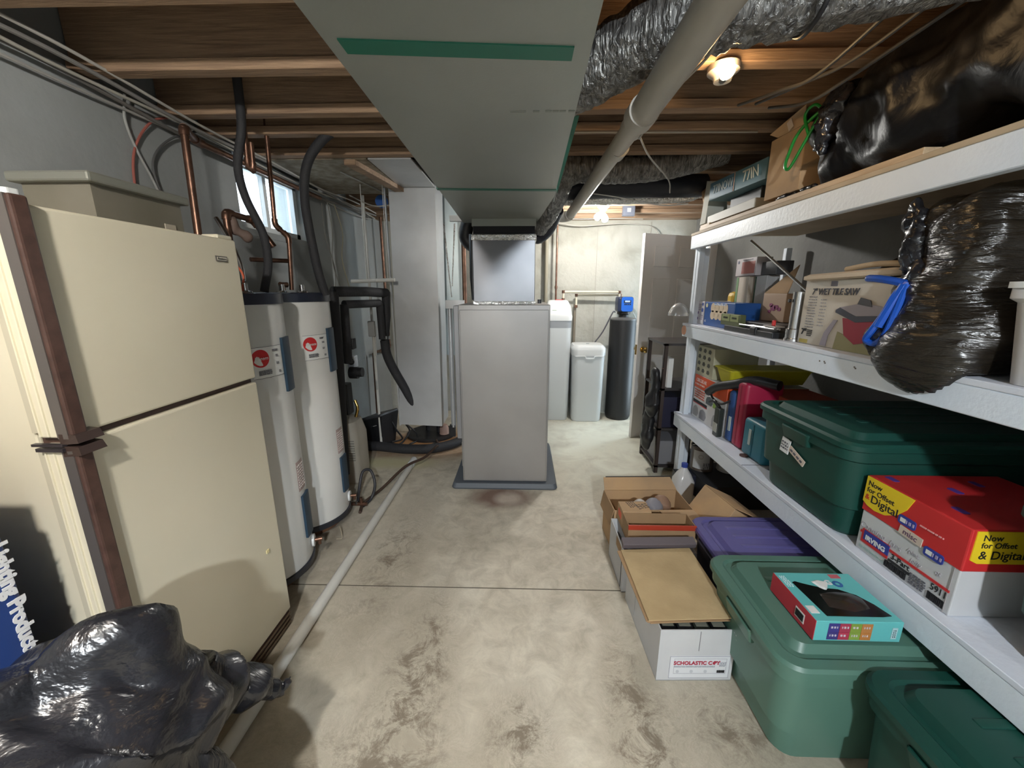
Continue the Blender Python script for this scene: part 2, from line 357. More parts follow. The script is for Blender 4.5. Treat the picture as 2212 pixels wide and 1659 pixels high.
bulb_thing('ceiling_lamp', 'lit bulb lamp on the joists left of the duct trunk, behind the camera', (-.48, -.37, 2.303), BULB_BACK, (1, .965, .90), ((-.3, -.3, -1), (-.1, .4, -1)), .034)

# ================================================================ DUCTWORK AND FURNACE
tr = thing('supply_duct', 'long grey duct-board trunk under the joists with green straps', 'duct', (-.14, 1.3, 2.0))
B().hexa([(-.376, -1.4, 2.0), (.098, -1.4, 2.0), (.165, 2.3, 2.0), (-.43, 2.3, 2.0), (-.376, -1.4, 2.29), (.098, -1.4, 2.29), (.165, 2.3, 2.29), (-.43, 2.3, 2.29)]).hexa([(-.43, 2.3, 2.0), (.165, 2.3, 2.0), (.10, 3.12, 2.0), (-.45, 3.12, 2.0), (-.43, 2.3, 2.29), (.165, 2.3, 2.29), (.10, 3.12, 2.29), (-.45, 3.12, 2.29)]).obj('duct_body', M_duct, tr, world=True)
for (ya, yb, xa, xb) in ((.945, .99, -.376, .10), (2.13, 2.155, -.43, .163)):
    B().hexa([(xa-.004, ya-.02, 1.997), (xb+.004, ya+.02, 1.997), (xb+.004, yb+.025, 1.997), (xa-.004, yb-.015, 1.997), (xa-.004, ya-.02, 2.295), (xb+.004, ya+.02, 2.295), (xb+.004, yb+.025, 2.295), (xa-.004, yb-.015, 2.295)]).obj('green_strap', M_gtape, tr, world=True)
cr = B(); rr = random.Random(2)
for i in range(7):
    z = 2.0+rr.random()*.26; y = 2.2+rr.random()*.25
    cr.tube(smoothpath([(.166, y, z), (.175, y+.08, z+.015), (.168, y+.17, z-.02)], 3), .004, 6)
cr.obj('tape_wrinkle', M_duct, tr, world=True, smooth=True)
b = B()
for i, c in enumerate((0, .065, .1, .12, .14, .165)): b.box((-.04+c, 1.265, 1.9985), (-.04+c+(.045 if i == 0 else .018), 1.274, 2.0005))
b.obj('printed_mark', C(.24, .26, .23, .6), tr, world=True)
pl = thing('furnace_plenum', 'shiny metal plenum box standing between the furnace and the duct', 'duct', (-.14, 3.15, 1.42))
B().box((-.363, 2.95, 1.42), (.085, 3.42, 1.90), .003, 1).obj('plenum_body', M_galv2, pl, world=True)
B().box((-.368, 2.945, 1.40), (.09, 3.425, 1.432), .003, 1).box((-.37, 2.94, 1.855), (.092, 3.43, 1.895), .004, 1).obj('foil_tape', M_foil2, pl, world=True)
B().box((-.358, 2.955, 1.90), (.08, 3.415, 1.95)).obj('canvas_collar', C(.012, .012, .016, .8), pl, world=True)
B().box((-.365, 2.945, 1.95), (.088, 3.425, 1.999)).obj('metal_collar', M_duct, pl, world=True)
B().tube([(-.363, 2.99, 1.90), (-.372, 2.985, 1.6), (-.37, 2.99, 1.44)], [.03, .02, .01], 10).obj('drip_line', M_blackpl, pl, world=True, smooth=True)
fu = thing('furnace', 'tall plain grey steel furnace cabinet on a grey pan', 'furnace', (-.135, 3.2, .045))
B().box((-.462, 2.835, .05), (.193, 3.55, 1.41), .004, 1).obj('cabinet', M_furn, fu, world=True)
B().box((-.452, 2.829, .06), (.183, 2.836, 1.375), .003, 1).obj('front_panel', M_furn, fu, world=True)
B().cyl((.05, 3.0, 1.41), (.05, 3.0, 1.43), .012, 12).cyl((.13, 3.2, 1.41), (.13, 3.2, 1.44), .016, 12).obj('fitting', M_blackpl, fu, world=True)
M_pan = C(.085, .10, .12, .5)
b = B().loft([rrect(.815, .88, .03, 0), rrect(.825, .89, .03, .012), rrect(.80, .865, .03, .045)])
pan = b.obj('equipment_pad', M_pan, None); pan.location = (-.137, 3.235, 0); tag(pan, 'dark grey pad on the floor under the furnace', 'pad')
# side lines left of the furnace
def pipe(name, label, pts, r, m, cat='pipe', group=None, path=6, seg=12, parts=None, curve=True):
    o = B().tube(smoothpath(pts, path) if (curve and len(pts) > 2) else pts, r, seg).obj(name, m, None, smooth=True)
    if label: tag(o, label, cat, group)
    return o
rt = thing('return_duct', 'tall galvanized return duct left of the furnace, its foot above the floor', 'duct', (-.93, 3.5, .34))
B().hexa([(-1.10, 3.36, .33), (-.725, 3.36, .315), (-.725, 3.66, .315), (-1.10, 3.66, .33), (-1.07, 3.36, 2.5), (-.70, 3.36, 2.5), (-.70, 3.66, 2.5), (-1.07, 3.66, 2.5)]).obj('duct_body', M_galv, rt, world=True)
B().box((-1.104, 3.352, 2.32), (-.69, 3.36, 2.345)).obj('cleat', M_galv, rt, world=True)
B().box((-1.112, 3.356, .32), (-1.098, 3.37, 2.45)).obj('seam', M_galv, rt, world=True)
sd = thing('side_duct', 'narrow galvanized duct with folded creases behind the return duct', 'duct', (-.62, 3.9, 0))
B().box((-.74, 3.78, .9), (-.60, 4.05, 2.45)).obj('duct_body', mat('pale_galvanized', (.42, .50, .52), .35, .7, col2=(.55, .62, .63), nscale=3), sd, world=True)
B().prism([(-.735, 3.776, 2.1), (-.715, 3.776, 2.1), (-.668, 3.776, 1.45), (-.675, 3.776, 1.45)], (0, .006, 0)).prism([(-.63, 3.776, 2.1), (-.615, 3.776, 2.1), (-.66, 3.776, 1.55), (-.668, 3.776, 1.55)], (0, .006, 0)).obj('crease', M_foil2, sd, world=True)
rtb = thing('conduit_rack', 'pair of upright galvanized conduits between return duct and furnace', 'conduit', (-.6, 3.5, 0))
for x, rr_, z0 in ((-.635, .022, .28), (-.585, .02, .30)):
    B().cyl((x, 3.45, z0), (x, 3.45, 1.42), rr_, 14).obj('conduit', M_galv, rtb, world=True, smooth=True)
B().box((-.66, 3.40, 1.36), (-.50, 3.43, 1.43)).obj('bracket', M_galv, rtb, world=True)
B().box((-.67, 3.43, .19), (-.62, 3.47, .30)).box((-.60, 3.44, .2), (-.56, 3.47, .3)).obj('foot', M_blackpl, rtb, world=True)
tag(B().box((-.56, 3.2, .26), (-.475, 3.5, 1.39), .003, 1).obj('filter_cabinet', C(.36, .36, .37, .4, metal=.4), None), 'slim grey metal filter cabinet beside the furnace side', 'filter cabinet')
pipe('copper_pipe', 'brown copper pipe rising behind the furnace left of the plenum', [(-.565, 3.9, .0), (-.565, 3.9, 2.3)], .022, M_copper)
pipe('black_duct_elbow', 'short black flexible elbow leaving the duct end left of the plenum', [(-.42, 3.25, 2.06), (-.46, 3.3, 1.93), (-.40, 3.32, 1.86), (-.36, 3.3, 1.90)], [.055]*1+[.055]*18, M_blackpl, 'duct')
tag(B().box((-.56, 3.16, 2.02), (-.46, 3.2, 2.06)).obj('hanger_clip', M_paper), 'small pale clip beside the end of the duct trunk', 'clip')
# insulated flexible ducts
def flex(name, label, pts, r, m, group=None, crink=.16, seg=40, seed=0, path=14):
    P = smoothpath(pts, path); b = B()
    f = lambda i, k: 1+crink*(noise.noise(Vector((math.cos(2*PI*k/seg)*3, math.sin(2*PI*k/seg)*3, i*.55+seed)))*.6+noise.noise(Vector((k*1.7, i*.35+seed, 3)))*.5)
    o = b.tube(P, r, seg, f).obj(name, m, None, smooth=True, )
    o.data.set_sharp_from_angle(angle=math.radians(180)); return tag(o, label, 'duct', group)
flex('flexible_duct', 'large crinkled foil duct sweeping from the trunk toward the upper right', [(.11, 1.80, 2.265), (.20, 1.68, 2.265), (.38, 1.45, 2.265), (.54, 1.30, 2.262), (.78, 1.20, 2.262), (1.3, 1.02, 2.27), (1.9, .9, 2.28)], .10, M_foil, crink=.22, seed=1)
flex('flexible_duct', 'foil duct sagging across the joists beyond the vent pipe', [(.14, 2.70, 2.27), (.3, 2.76, 2.27), (.55, 2.78, 2.265), (.75, 2.78, 2.27), (1.0, 2.76, 2.30), (1.25, 2.74, 2.36)], .085, M_foil, seed=5)
flex('flexible_duct', 'foil duct dropping from the trunk to the plenum corner', [(.42, 2.72, 2.27), (.27, 2.82, 2.23), (.22, 2.95, 2.13), (.17, 3.08, 2.05), (.11, 3.2, 1.98)], .075, M_foil, seed=8)
flex('flexible_duct', 'flexible duct hung below the farthest joists, coloured black for its shaded side', [(.20, 3.20, 2.245), (.5, 3.10, 2.24), (.8, 3.08, 2.24), (1.1, 3.1, 2.245), (1.3, 3.2, 2.27)], .085, C(.012, .013, .020, .5), crink=.05, seed=9)  # shade on the near side of the duct painted as black
flex('flexible_duct', 'bright foil strip standing in for the lit lower edge of the black-coloured duct', [(.18, 3.36, 2.20), (.5, 3.24, 2.185), (.85, 3.22, 2.185), (1.2, 3.26, 2.20), (1.34, 3.3, 2.24)], .042, M_foil2, crink=.2, seed=11)  # lit edge of the dark duct, built as a separate bright tube
flex('flexible_duct', 'dark elastic elbow with foil rim beside the plenum top', [(.24, 3.15, 2.10), (.19, 3.28, 1.99), (.12, 3.30, 1.93), (.10, 3.28, 1.95)], .06, C(.012, .013, .020, .45), crink=.05, seed=12)
B_ = B().box((.155, 1.80, 2.0), (.165, 1.93, 2.20)); tag(B().prism([(.175, 1.82, 2.2), (.225, 1.82, 2.2), (.185, 2.35, 2.03), (.178, 2.35, 2.03)], (0, .01, .004)).obj('hanging_strap', M_gtape), 'green strap hanging down from the foil duct beside the trunk', 'strap')
# vent pipe
vp = thing('vent_pipe', 'thick grey-beige vent pipe running under the joists to the back wall', 'pipe', (.41, 1.8, 2.10))
B().cyl((.418, -1.0, 2.10), (.409, 1.58, 2.10), .048, 28).obj('pipe_run', M_abs, vp, world=True, smooth=True)
B().cyl((.409, 1.5, 2.10), (.372, 3.38, 2.10), .037, 24).obj('pipe_run', M_abs, vp, world=True, smooth=True)
for ya, yb, q in ((1.52, 1.59, .053), (1.59, 1.68, .044), (1.87, 1.94, .041)):
    B().cyl((.408, ya, 2.10), (.406, yb, 2.10), q, 28).obj('coupling', M_abs, vp, world=True, smooth=True)
B().tube(smoothpath([(.372, 3.36, 2.10), (.365, 3.44, 2.10), (.32, 3.48, 2.10), (.24, 3.48, 2.10)], 6), .041, 20).obj('elbow', M_abs, vp, world=True, smooth=True)
B().cyl((.24, 3.48, 2.10), (.12, 3.48, 2.10), .036, 20).obj('pipe_run', M_abs, vp, world=True, smooth=True)
# far ceiling wiring
wire = lambda name, label, pts, r=.004, m=None, group=None, cat='cable': pipe(name, label, pts, r, m or C(.36, .34, .30, .5), cat, group, 8, 8)
wire('cable', 'white cable looping from the vent pipe down to the shelf end', [(.44, 1.75, 2.13), (.60, 2.1, 2.13), (.85, 2.55, 2.14), (1.0, 2.95, 2.16)])
wire('cable', 'white cable sagging in front of the black-coloured duct', [(.40, 2.96, 2.17), (.65, 2.98, 2.14), (.95, 2.97, 2.085), (1.15, 3.0, 2.10)])
wire('cable', 'white cable draped along the top of the back wall', [(.28, 4.7, 2.27), (.6, 4.72, 2.22), (.9, 4.75, 2.235), (1.15, 4.78, 2.25), (1.45, 4.8, 2.22), (1.56, 4.8, 2.1), (1.6, 4.8, 1.95)], .006)
wire('cable', 'thin cable crossing the rim joist above the ceiling lamp', [(.3, 4.66, 2.29), (.6, 4.6, 2.27), (1.0, 4.6, 2.275), (1.3, 4.62, 2.27)], .004)
jb = thing('junction_box', 'grey junction box with a white socket on the far joists', 'electrical box', (1.08, 4.38, 2.30))
B().box((-.06, -.02, -.04), (.06, .03, .06)).obj('box', C(.10, .11, .14, .4), jb); decal(jb, (0, -.022, .015), .035, .035, '-y', C(.75, .7, .65), 'socket')
for i, (a, lab) in enumerate((((( .93, 1.97, 2.29), (.98, 1.75, 2.25), (.97, 1.5, 2.20), (1.0, 1.1, 2.28)), 'leftmost grey cable looping down from the joists at upper right'),
    (((1.0, 1.96, 2.29), (1.03, 1.7, 2.25), (1.05, 1.45, 2.22), (1.1, 1.05, 2.28)), 'middle grey cable looping down from the joists at upper right'),
    (((1.08, 2.0, 2.29), (1.10, 1.78, 2.22), (1.06, 1.5, 2.18), (1.2, 1.1, 2.28)), 'rightmost grey cable looping from the joists over the black bag'))):
    wire('cable', lab, a, .006, C(.055, .052, .05, .5))
wire('cable', 'thin cable spanning below the foil duct at the top right', [(.47, 1.15, 2.14), (.52, 1.3, 2.15), (.47, 1.5, 2.12), (.42, 1.62, 2.045)], .004, C(.3, .29, .26))
pipe('pipe_strap', 'black strap round the large foil duct', [(.70, 1.11, 2.22), (.705, 1.12, 2.16), (.72, 1.22, 2.145), (.73, 1.31, 2.20)], .006, M_blackpl, 'strap')
wire('hanger_wire', 'pale thin line stretched under the joists right of the trunk', [(.20, 2.28, 2.30), (.60, 2.28, 2.297), (1.2, 2.3, 2.30)], .005)

# ================================================================ LEFT SIDE
# cables along the wall top
cols = (C(.34, .33, .31, .6), C(.14, .13, .12, .6), C(.40, .38, .33, .6), C(.22, .21, .20, .6), C(.46, .44, .40, .6))
labs = ('lowest grey cable', 'dark cable', 'pale cable', 'brown-grey cable', 'topmost pale cable')
for i in range(5):
    rr = random.Random(i); pts = []
    for y in (-1.0, .2, .9, 1.5, 2.1, 2.7, 3.3, 3.9, 4.5): pts.append((WX+.03+.018*i+rr.uniform(-.01, .01), y, 2.235+.016*i+rr.uniform(-.022, .022)))
    wire('cable', labs[i]+' strung along the top of the left wall', pts, .006+.002*(i % 2), cols[i])
for pts, col, lab in (([(-1.64, 2.02, 2.29), (-1.655, 1.93, 2.24), (-1.665, 1.85, 2.14), (-1.665, 1.80, 2.02), (-1.665, 1.78, 1.80)], C(.30, .09, .07), 'red thin wire hanging down the wall above the fridge'),
        ([(-1.64, 1.80, 2.29), (-1.66, 1.80, 2.2), (-1.665, 1.83, 2.1), (-1.665, 1.90, 1.95), (-1.665, 1.93, 1.80)], C(.30, .30, .29), 'white thin wire crossing the red wire above the fridge'),
        ([(-1.64, 2.16, 2.28), (-1.66, 2.02, 2.2), (-1.665, 1.92, 2.1), (-1.665, 1.90, 2.0), (-1.665, 1.96, 1.80)], C(.08, .08, .08), 'dark thin wire curving down the wall above the fridge')):
    wire('wire', lab, pts, .005, col)
# copper pipes
def cu(label, pts, r=.013, fit=True):
    t = thing('copper_pipe', label, 'pipe', pts[0])
    o = B()
    for a, c in zip(pts, pts[1:]): o.cyl(a, c, r, 12)
    o.obj('pipe_run', M_copper, t, world=True, smooth=True)
    for i, p in enumerate(pts[1:-1], 1):
        e = B()
        P = Vector(p); a = (Vector(pts[i-1])-P).normalized(); c = (Vector(pts[i+1])-P).normalized()
        e.tube(smoothpath([P+a*.035, P+a*.012+c*.002, P+c*.012+a*.002, P+c*.035], 3), r*1.28, 12)
        e.obj('elbow', M_copper, t, world=True, smooth=True)
    return t
cu('upright copper pipe rising behind the fridge to the cables', [(-1.52, 1.90, 1.55), (-1.52, 1.93, 2.215), (-1.60, 2.1, 2.215), (-1.60, 3.3, 2.215)], .016)
cu('short copper pipe with a bend between the fridge and the window', [(-1.46, 2.02, 1.50), (-1.46, 2.03, 1.88), (-1.44, 2.20, 1.87), (-1.37, 2.24, 1.74)], .016)
cu('copper pipe bending down past the window to the second heater', [(-1.36, 2.3, 2.5), (-1.385, 2.3, 1.86), (-1.315, 2.3, 1.80), (-1.335, 2.3, 1.51)], .012)
cu('thin copper stub hanging over the window top', [(-1.29, 2.02, 2.5), (-1.31, 2.02, 2.08), (-1.285, 2.02, 2.06), (-1.28, 2.02, 2.18)], .011)
cu('horizontal copper pipe tying the two heater lines', [(-1.43, 2.12, 1.665), (-1.33, 2.3, 1.67)], .012)
M_hose = C(.03, .04, .07, .55)
pipe('rubber_hose', 'black hose passing in front of the window down to the first heater', [(-1.29, 2.0, 2.50), (-1.30, 2.0, 2.25), (-1.345, 2.0, 2.08), (-1.33, 2.0, 1.94), (-1.27, 2.0, 1.78), (-1.25, 1.98, 1.64), (-1.27, 1.95, 1.50)], .019, M_foam, 'hose')
pipe('rubber_hose', 'thick black hose bending down right of the window', [(-.96, 2.35, 2.37), (-1.06, 2.31, 2.30), (-1.16, 2.3, 2.18), (-1.20, 2.3, 2.02), (-1.195, 2.3, 1.85), (-1.17, 2.3, 1.62), (-1.15, 2.32, 1.48)], .024, M_foam, 'hose')
# water heaters
def heater(loc, label, seed, rz):
    t = thing('water_heater', label, 'water heater', loc)
    R = .25; H = 1.43
    B().lathe([(0, .02), (R-.02, .02), (R-.004, .03), (R, .045), (R, H-.045), (R-.003, H-.04)], seg=64).obj('tank', M_heater, t, smooth=True)
    B().lathe([(R-.01, H-.045), (R+.006, H-.045), (R+.006, H), (R-.004, H+.006), (R-.03, H+.004), (0, H+.004)], seg=64).obj('top_cap', C(.012, .016, .03, .35), t, smooth=True)
    B().lathe([(0, 0), (R+.004, 0), (R+.006, .03), (R, .034)], seg=64).obj('base_ring', C(.02, .022, .03, .4), t, smooth=True)
    def wrap(a0, a1, z0, z1, off, th, m, name, parent=t, rad=.02):
        n = 14; pts = []
        rings = []
        for (o) in (off, off+th):
            ring = []
            for (a, z) in [(a0+(a1-a0)*i/n, z0) for i in range(n+1)]+[(a1-(a1-a0)*i/n, z1) for i in range(n+1)]:
                ring.append(((R+o)*math.cos(a), (R+o)*math.sin(a), z))
            rings.append(ring)
        b = B(); m_ = n+1; A = [[b.b.verts.new(q) for q in r] for r in rings]
        for s_ in (0, 1):
            for i in range(n): b.b.faces.new((A[s_][i], A[s_][i+1], A[s_][2*m_-2-i], A[s_][2*m_-1-i]))
        N2 = 2*m_
        for i in range(N2): b.b.faces.new((A[0][i], A[0][(i+1) % N2], A[1][(i+1) % N2], A[1][i]))
        return b.obj(name, m, parent)
    def rad(a, z, o=.004): return ((R+o)*math.cos(a), (R+o)*math.sin(a), z)
    D = math.radians
    for z0, z1 in ((.97, 1.23), (.17, .41)):
        wrap(D(3), D(22), z0, z1, .0, .012, M_navy, 'access_panel')
    a0 = -18
    wrap(D(a0-16), D(a0+20), 1.06, 1.20, .0005, .0008, M_paper, 'label')
    wrap(D(a0-16), D(a0+20), 1.199, 1.2005, .001, .001, M_print, 'label_border'); wrap(D(a0-16), D(a0+20), 1.0595, 1.061, .001, .001, M_print, 'label_border')
    # red round badge
    b = B(); rb = .040; ac = D(a0-7)
    ring = [((R+.0022)*math.cos(ac+rb*math.cos(q)/R), (R+.0022)*math.sin(ac+rb*math.cos(q)/R), 1.15+rb*math.sin(q)) for q in [2*PI*k/28 for k in range(28)]]
    b.loft([[(x*.99, y*.99, z) for x, y, z in ring], ring]); bd = b.obj('badge', M_red, t)
    text(bd, 'Rheem', .022, ((R+.0048)*math.cos(ac), (R+.0048)*math.sin(ac), 1.15), (PI/2, 0, ac+PI/2), M_paper, shear=.3)
    for k, (da, z, ww) in enumerate(((10, 1.18, .03), (12, 1.155, .016), (12, 1.12, .016), (-4, 1.085, .06), (14, 1.08, .014))):
        a = D(a0+da); printlines(t, rad(a, z), ww, .012 if k != 3 else .022, 2 if k != 3 else 4, (PI/2, 0, a+PI/2), seed=k+seed)
    wrap(D(1), D(19), .44, .60, .0005, .0008, C(.42, .33, .31, .7), 'warning_label')
    printlines(t, rad(D(10), .52, .002), .07, .13, 9, (PI/2, 0, D(10)+PI/2), C(.58, .52, .50, .7), seed=seed+9)
    a = D(22)
    v = B().lathe([(0, 0), (.034, 0), (.034, .012), (.02, .014), (0, .014)], (0, 0, 0), 20); vo = v.obj('drain_escutcheon', M_white, t, smooth=True)
    q = Vector((math.cos(a), math.sin(a), 0)); vo.rotation_euler = q.to_track_quat('Z', 'Y').to_euler(); vo.location = rad(a, .10, 0)
    v = B().cyl(rad(a, .10, .01), rad(a, .10, .05), .011, 12).cyl(rad(a, .10, .035), Vector(rad(a, .10, .035))+Vector((0, 0, -.03)), .009, 10); v.obj('drain_valve', M_copper, t, smooth=True)
    for (x, y) in ((.06, .1), (.08, -.09)):
        B().lathe([(0, 0), (.035, 0), (.03, .012), (.014, .016), (.014, .05), (0, .05)], (x, y, H), 18).obj('nipple', M_steel, t, smooth=True)
    B().cyl((.0, .02, H), (.0, .02, H+.05), .012, 12).cyl((.0, -.0, H+.05), (.0, .05, H+.05), .016, 12).obj('relief_valve', M_copper, t, smooth=True)
    t.rotation_euler.z = rz; return t
heater((-1.39, 1.80, .06), 'white water heater nearest the fridge, partly hidden behind it', 1, 0)
heater((-1.41, 2.32, .06), 'white water heater beside the black foam pipes', 4, math.radians(-8))
for k, (x, y) in enumerate(((-1.39, 1.80), (-1.41, 2.32))):
    o = B().loft([[(x+.19*math.cos(2*PI*i/24), y+.19*math.sin(2*PI*i/24), z) for i in range(24)] for z in (0, .058)]).obj('heater_stand', mat('rusty_stand', (.10, .045, .02), .8, col2=(.2, .10, .05), nscale=12), None)
    tag(o, ('rusty stand under the water heater nearest the fridge', 'rusty stand under the farther water heater')[k], 'stand')
pipe('wire_tag', 'thin wire loop on the floor at the farther heater foot', [(-1.16, 2.20, .05), (-1.13, 2.16, .03), (-1.12, 2.14, .004), (-1.15, 2.13, .004)], .0025, C(.35, .3, .22), 'wire')
pipe('flexible_connector', 'braided steel connector curving up from the first heater', [(-1.33, 1.90, 1.55), (-1.35, 1.92, 1.64), (-1.40, 1.93, 1.76), (-1.46, 1.96, 1.84)], .010, M_steel, 'pipe')
blob('insulation_wrap', C(.16, .11, .09, .7), [(-1.45, 2.06, 1.82, .026, .03, .045), (-1.42, 2.1, 1.77, .024, .03, .035)], voxel=.01, wr=.012, wscale=14, fine=.004)
tag(S.objects['insulation_wrap'], 'brown wrap with white tape round the pipe bend above the heaters', 'insulation')
wire('wire', 'orange wire dropping to the first heater top', [(-1.40, 1.86, 1.70), (-1.36, 1.88, 1.64), (-1.33, 1.90, 1.58), (-1.33, 1.88, 1.50)], .005, C(.65, .12, .05))
# foam-covered loop pipes beyond the heaters
t = thing('insulated_pipe', 'outer black foam-covered pipe loop beyond the heaters', 'pipe', (-1.33, 2.78, .1))
B().tube([(-1.375, 2.78, .12), (-1.335, 2.78, 1.0), (-1.325, 2.78, 1.50)], .036, 16).tube([(-1.325, 2.78, 1.50), (-1.19, 3.04, 1.50), (-1.13, 3.3, 1.49)], .036, 16).tube([(-1.13, 3.3, 1.50), (-1.14, 3.3, 1.30), (-1.17, 3.3, 1.10)], .034, 16).tube(smoothpath([(-1.17, 3.3, 1.10), (-1.16, 3.3, .98), (-1.12, 3.32, .85), (-1.04, 3.36, .66), (-.98, 3.4, .50)], 5), .038, 16).obj('foam_sleeve', M_foam, t, world=True, smooth=True)
B().tube([(-1.375, 2.78, .02), (-1.375, 2.78, .12)], .02, 12).obj('pipe_end', M_copper, t, world=True, smooth=True)
B().cyl((-1.162, 3.3, 1.14), (-1.165, 3.3, 1.115), .042, 16).obj('clamp', M_steel, t, world=True, smooth=True)
t = thing('insulated_pipe', 'inner black foam-covered pipe loop beyond the heaters', 'pipe', (-1.25, 2.85, .98))
B().tube([(-1.30, 2.86, .98), (-1.29, 2.86, 1.41)], .03, 16).tube([(-1.29, 2.86, 1.41), (-1.20, 3.06, 1.41), (-1.155, 3.2, 1.41)], .03, 16).tube([(-1.155, 3.2, 1.41), (-1.16, 3.22, 1.12)], .028, 16).obj('foam_sleeve', M_foam, t, world=True, smooth=True)
t = thing('pump_station', 'white and black circulating pump block behind the foam pipes', 'pump', (-1.40, 2.95, .5))
B().box((-1.49, 2.92, .82), (-1.40, 3.0, 1.0), .006).box((-1.34, 2.93, .93), (-1.285, 3.0, 1.02), .006).obj('housing', C(.55, .60, .66, .4), t, world=True)
for (x, z) in ((-1.44, .965), (-1.31, .98)): B().lathe([(0, 0), (.026, 0), (.022, -.012), (0, -.012)], (x, 2.918 if x < -1.4 else 2.93, z), 18, 'y').obj('dial', M_blackpl, t, world=True, smooth=True)
B().box((-1.50, 2.92, .55), (-1.36, 3.02, .80), .01).obj('lower_case', M_blackpl, t, world=True)
B().cyl((-1.31, 2.9, .90), (-1.25, 2.9, .90), .045, 18).cyl((-1.25, 2.9, .905), (-1.215, 2.9, .905), .036, 18).obj('motor', M_blackpl, t, world=True, smooth=True)
B().box((-1.33, 2.88, 1.08), (-1.26, 2.94, 1.16), .006).obj('control_box', M_blackpl, t, world=True)
B().tube(smoothpath([(-1.30, 2.9, .55), (-1.28, 2.9, .62), (-1.30, 2.91, .68)], 5), .012, 10).obj('valve', M_brass, t, world=True, smooth=True)
t = thing('dehumidifier', 'cream plastic tank-like dehumidifier with vent slats behind the farther heater', 'dehumidifier', (-1.42, 2.98, 0))
B().loft([rrect(.22, .24, .05, 0), rrect(.25, .27, .06, .06), rrect(.25, .27, .06, .38), rrect(.20, .22, .06, .50), rrect(.14, .16, .05, .52)]).obj('body', mat('cream_plastic', (.42, .38, .31), .5, col2=(.47, .43, .36), nscale=5), t, smooth=True)
b = B()
for i in range(9): b.box((.02, -.137, .2+i*.02), (.11, -.133, .208+i*.02))
b.obj('vent_slat', C(.28, .26, .22, .6), t)
t = thing('conduit', 'slim white conduit with switch box running down the left wall far end', 'conduit', (-1.32, 3.6, .85))
B().cyl((-1.375, 3.6, 2.3), (-1.385, 3.6, .03), .012, 10).cyl((-1.36, 3.6, 1.2), (-1.37, 3.6, .92), .01, 10).obj('tube', M_pvc, t, world=True, smooth=True)
B().box((-1.41, 3.56, 1.10), (-1.35, 3.60, 1.24), .006).obj('switch_box', C(.34, .34, .33, .5), t, world=True)
cu('copper pipe running up the far left corner and hooking below', [(-1.58, 4.6, 2.3), (-1.58, 4.6, .86), (-1.62, 4.45, .84), (-1.60, 4.2, .86)], .016)
cu('lower vertical copper pipe under the corner hook', [(-1.60, 4.15, .86), (-1.60, 4.12, .03)], .017)
t = thing('tube_light', 'white tube hanging level in front of the far left wall', 'tube', (-1.2, 3.22, 1.58))
B().cyl((-.175, 0, 0), (.175, 0, .012), .015, 16).obj('tube', M_pvc, t, smooth=True)
B().cyl((-.05, 0, .004), (-.05, .02, .80), .0025, 6).cyl((.12, 0, .01), (.12, .02, .80), .0025, 6).obj('hanging_wire', M_pvc, t, smooth=True)
for i, (a, lab) in enumerate(((((-1.64, 3.5, 2.25), (-1.63, 3.52, 2.0), (-1.62, 3.45, 1.75), (-1.60, 3.5, 1.55)), 'left loose thin cable on the wall right of the window'),
    (((-1.64, 3.62, 2.25), (-1.63, 3.72, 2.02), (-1.62, 3.64, 1.78), (-1.60, 3.7, 1.52)), 'yellowish loose cable on the wall with black connectors'),
    (((-1.64, 3.4, 2.2), (-1.645, 3.42, 1.95), (-1.63, 3.5, 1.7), (-1.62, 3.45, 1.5)), 'hair-thin dark cable on the wall right of the window'))):
    wire('wire', lab, a, .0035, C(.35, .31, .2) if i == 1 else C(.2, .19, .17))
wire('cable', 'pale cable sagging by the blue octagonal box on the ceiling', [(-1.45, 3.5, 2.28), (-1.30, 3.6, 2.22), (-1.20, 3.7, 2.24), (-1.12, 3.72, 2.26), (-1.15, 3.5, 2.29), (-1.25, 2.9, 2.295)], .005)
o = B().lathe([(0, 0), (.05, 0), (.054, .01), (.054, .045), (0, .045)], (-1.27, 3.74, 2.33), 16, 'y').obj('outlet_box', C(.03, .13, .45, .45), None); o.location.z = -.045; tag(o, 'blue round plastic outlet box under the joists left of the return duct', 'electrical box')
# sump, crock lid, floor hoses
t = thing('sump_pit', 'black round sump lid on the floor below the return duct', 'sump', (-.98, 4.0, 0))
B().lathe([(0, .0), (.26, 0), (.26, .02), (.235, .03), (.2, .025), (0, .03)], seg=40).obj('lid', M_blackpl, t, smooth=True)
B().cyl((-.05, .05, .03), (-.05, .05, .32), .024, 14).cyl((.08, -.02, .03), (.08, -.02, .2), .02, 14).obj('riser_pipe', M_blackpl, t, smooth=True)
B().lathe([(0, 0), (.05, 0), (.05, .06), (.035, .10), (0, .10)], (.15, -.06, .03), 16).obj('pump_cap', C(.42, .27, .22, .6), t, smooth=True)
pipe('drain_hose', 'thick black corrugated hose lying across the floor below the return duct', [(-1.62, 3.52, .05), (-1.4, 3.52, .05), (-1.1, 3.46, .05), (-.85, 3.48, .05), (-.66, 3.62, .05), (-.58, 3.8, .05)], .045, M_foam, 'hose', path=10, seg=16)
t = thing('sump_backup_case', 'tilted black plastic case on the floor by the far left wall', 'case', (-1.42, 3.72, 0), math.radians(-25))
B().hexa([(-.10, -.09, 0), (.08, -.09, 0), (.08, .10, 0), (-.10, .10, 0), (-.15, -.10, .24), (.12, -.10, .33), (.12, .13, .33), (-.15, .13, .24)]).obj('body', M_blackpl, t)
B().box((-.15, -.11, .0), (.13, .14, .03), .01, rot=Matrix.Rotation(math.radians(-18), 3, 'Y'), piv=(-.15, 0, 0)).obj('lid', C(.05, .05, .055, .4), t).location = (0, 0, .24)
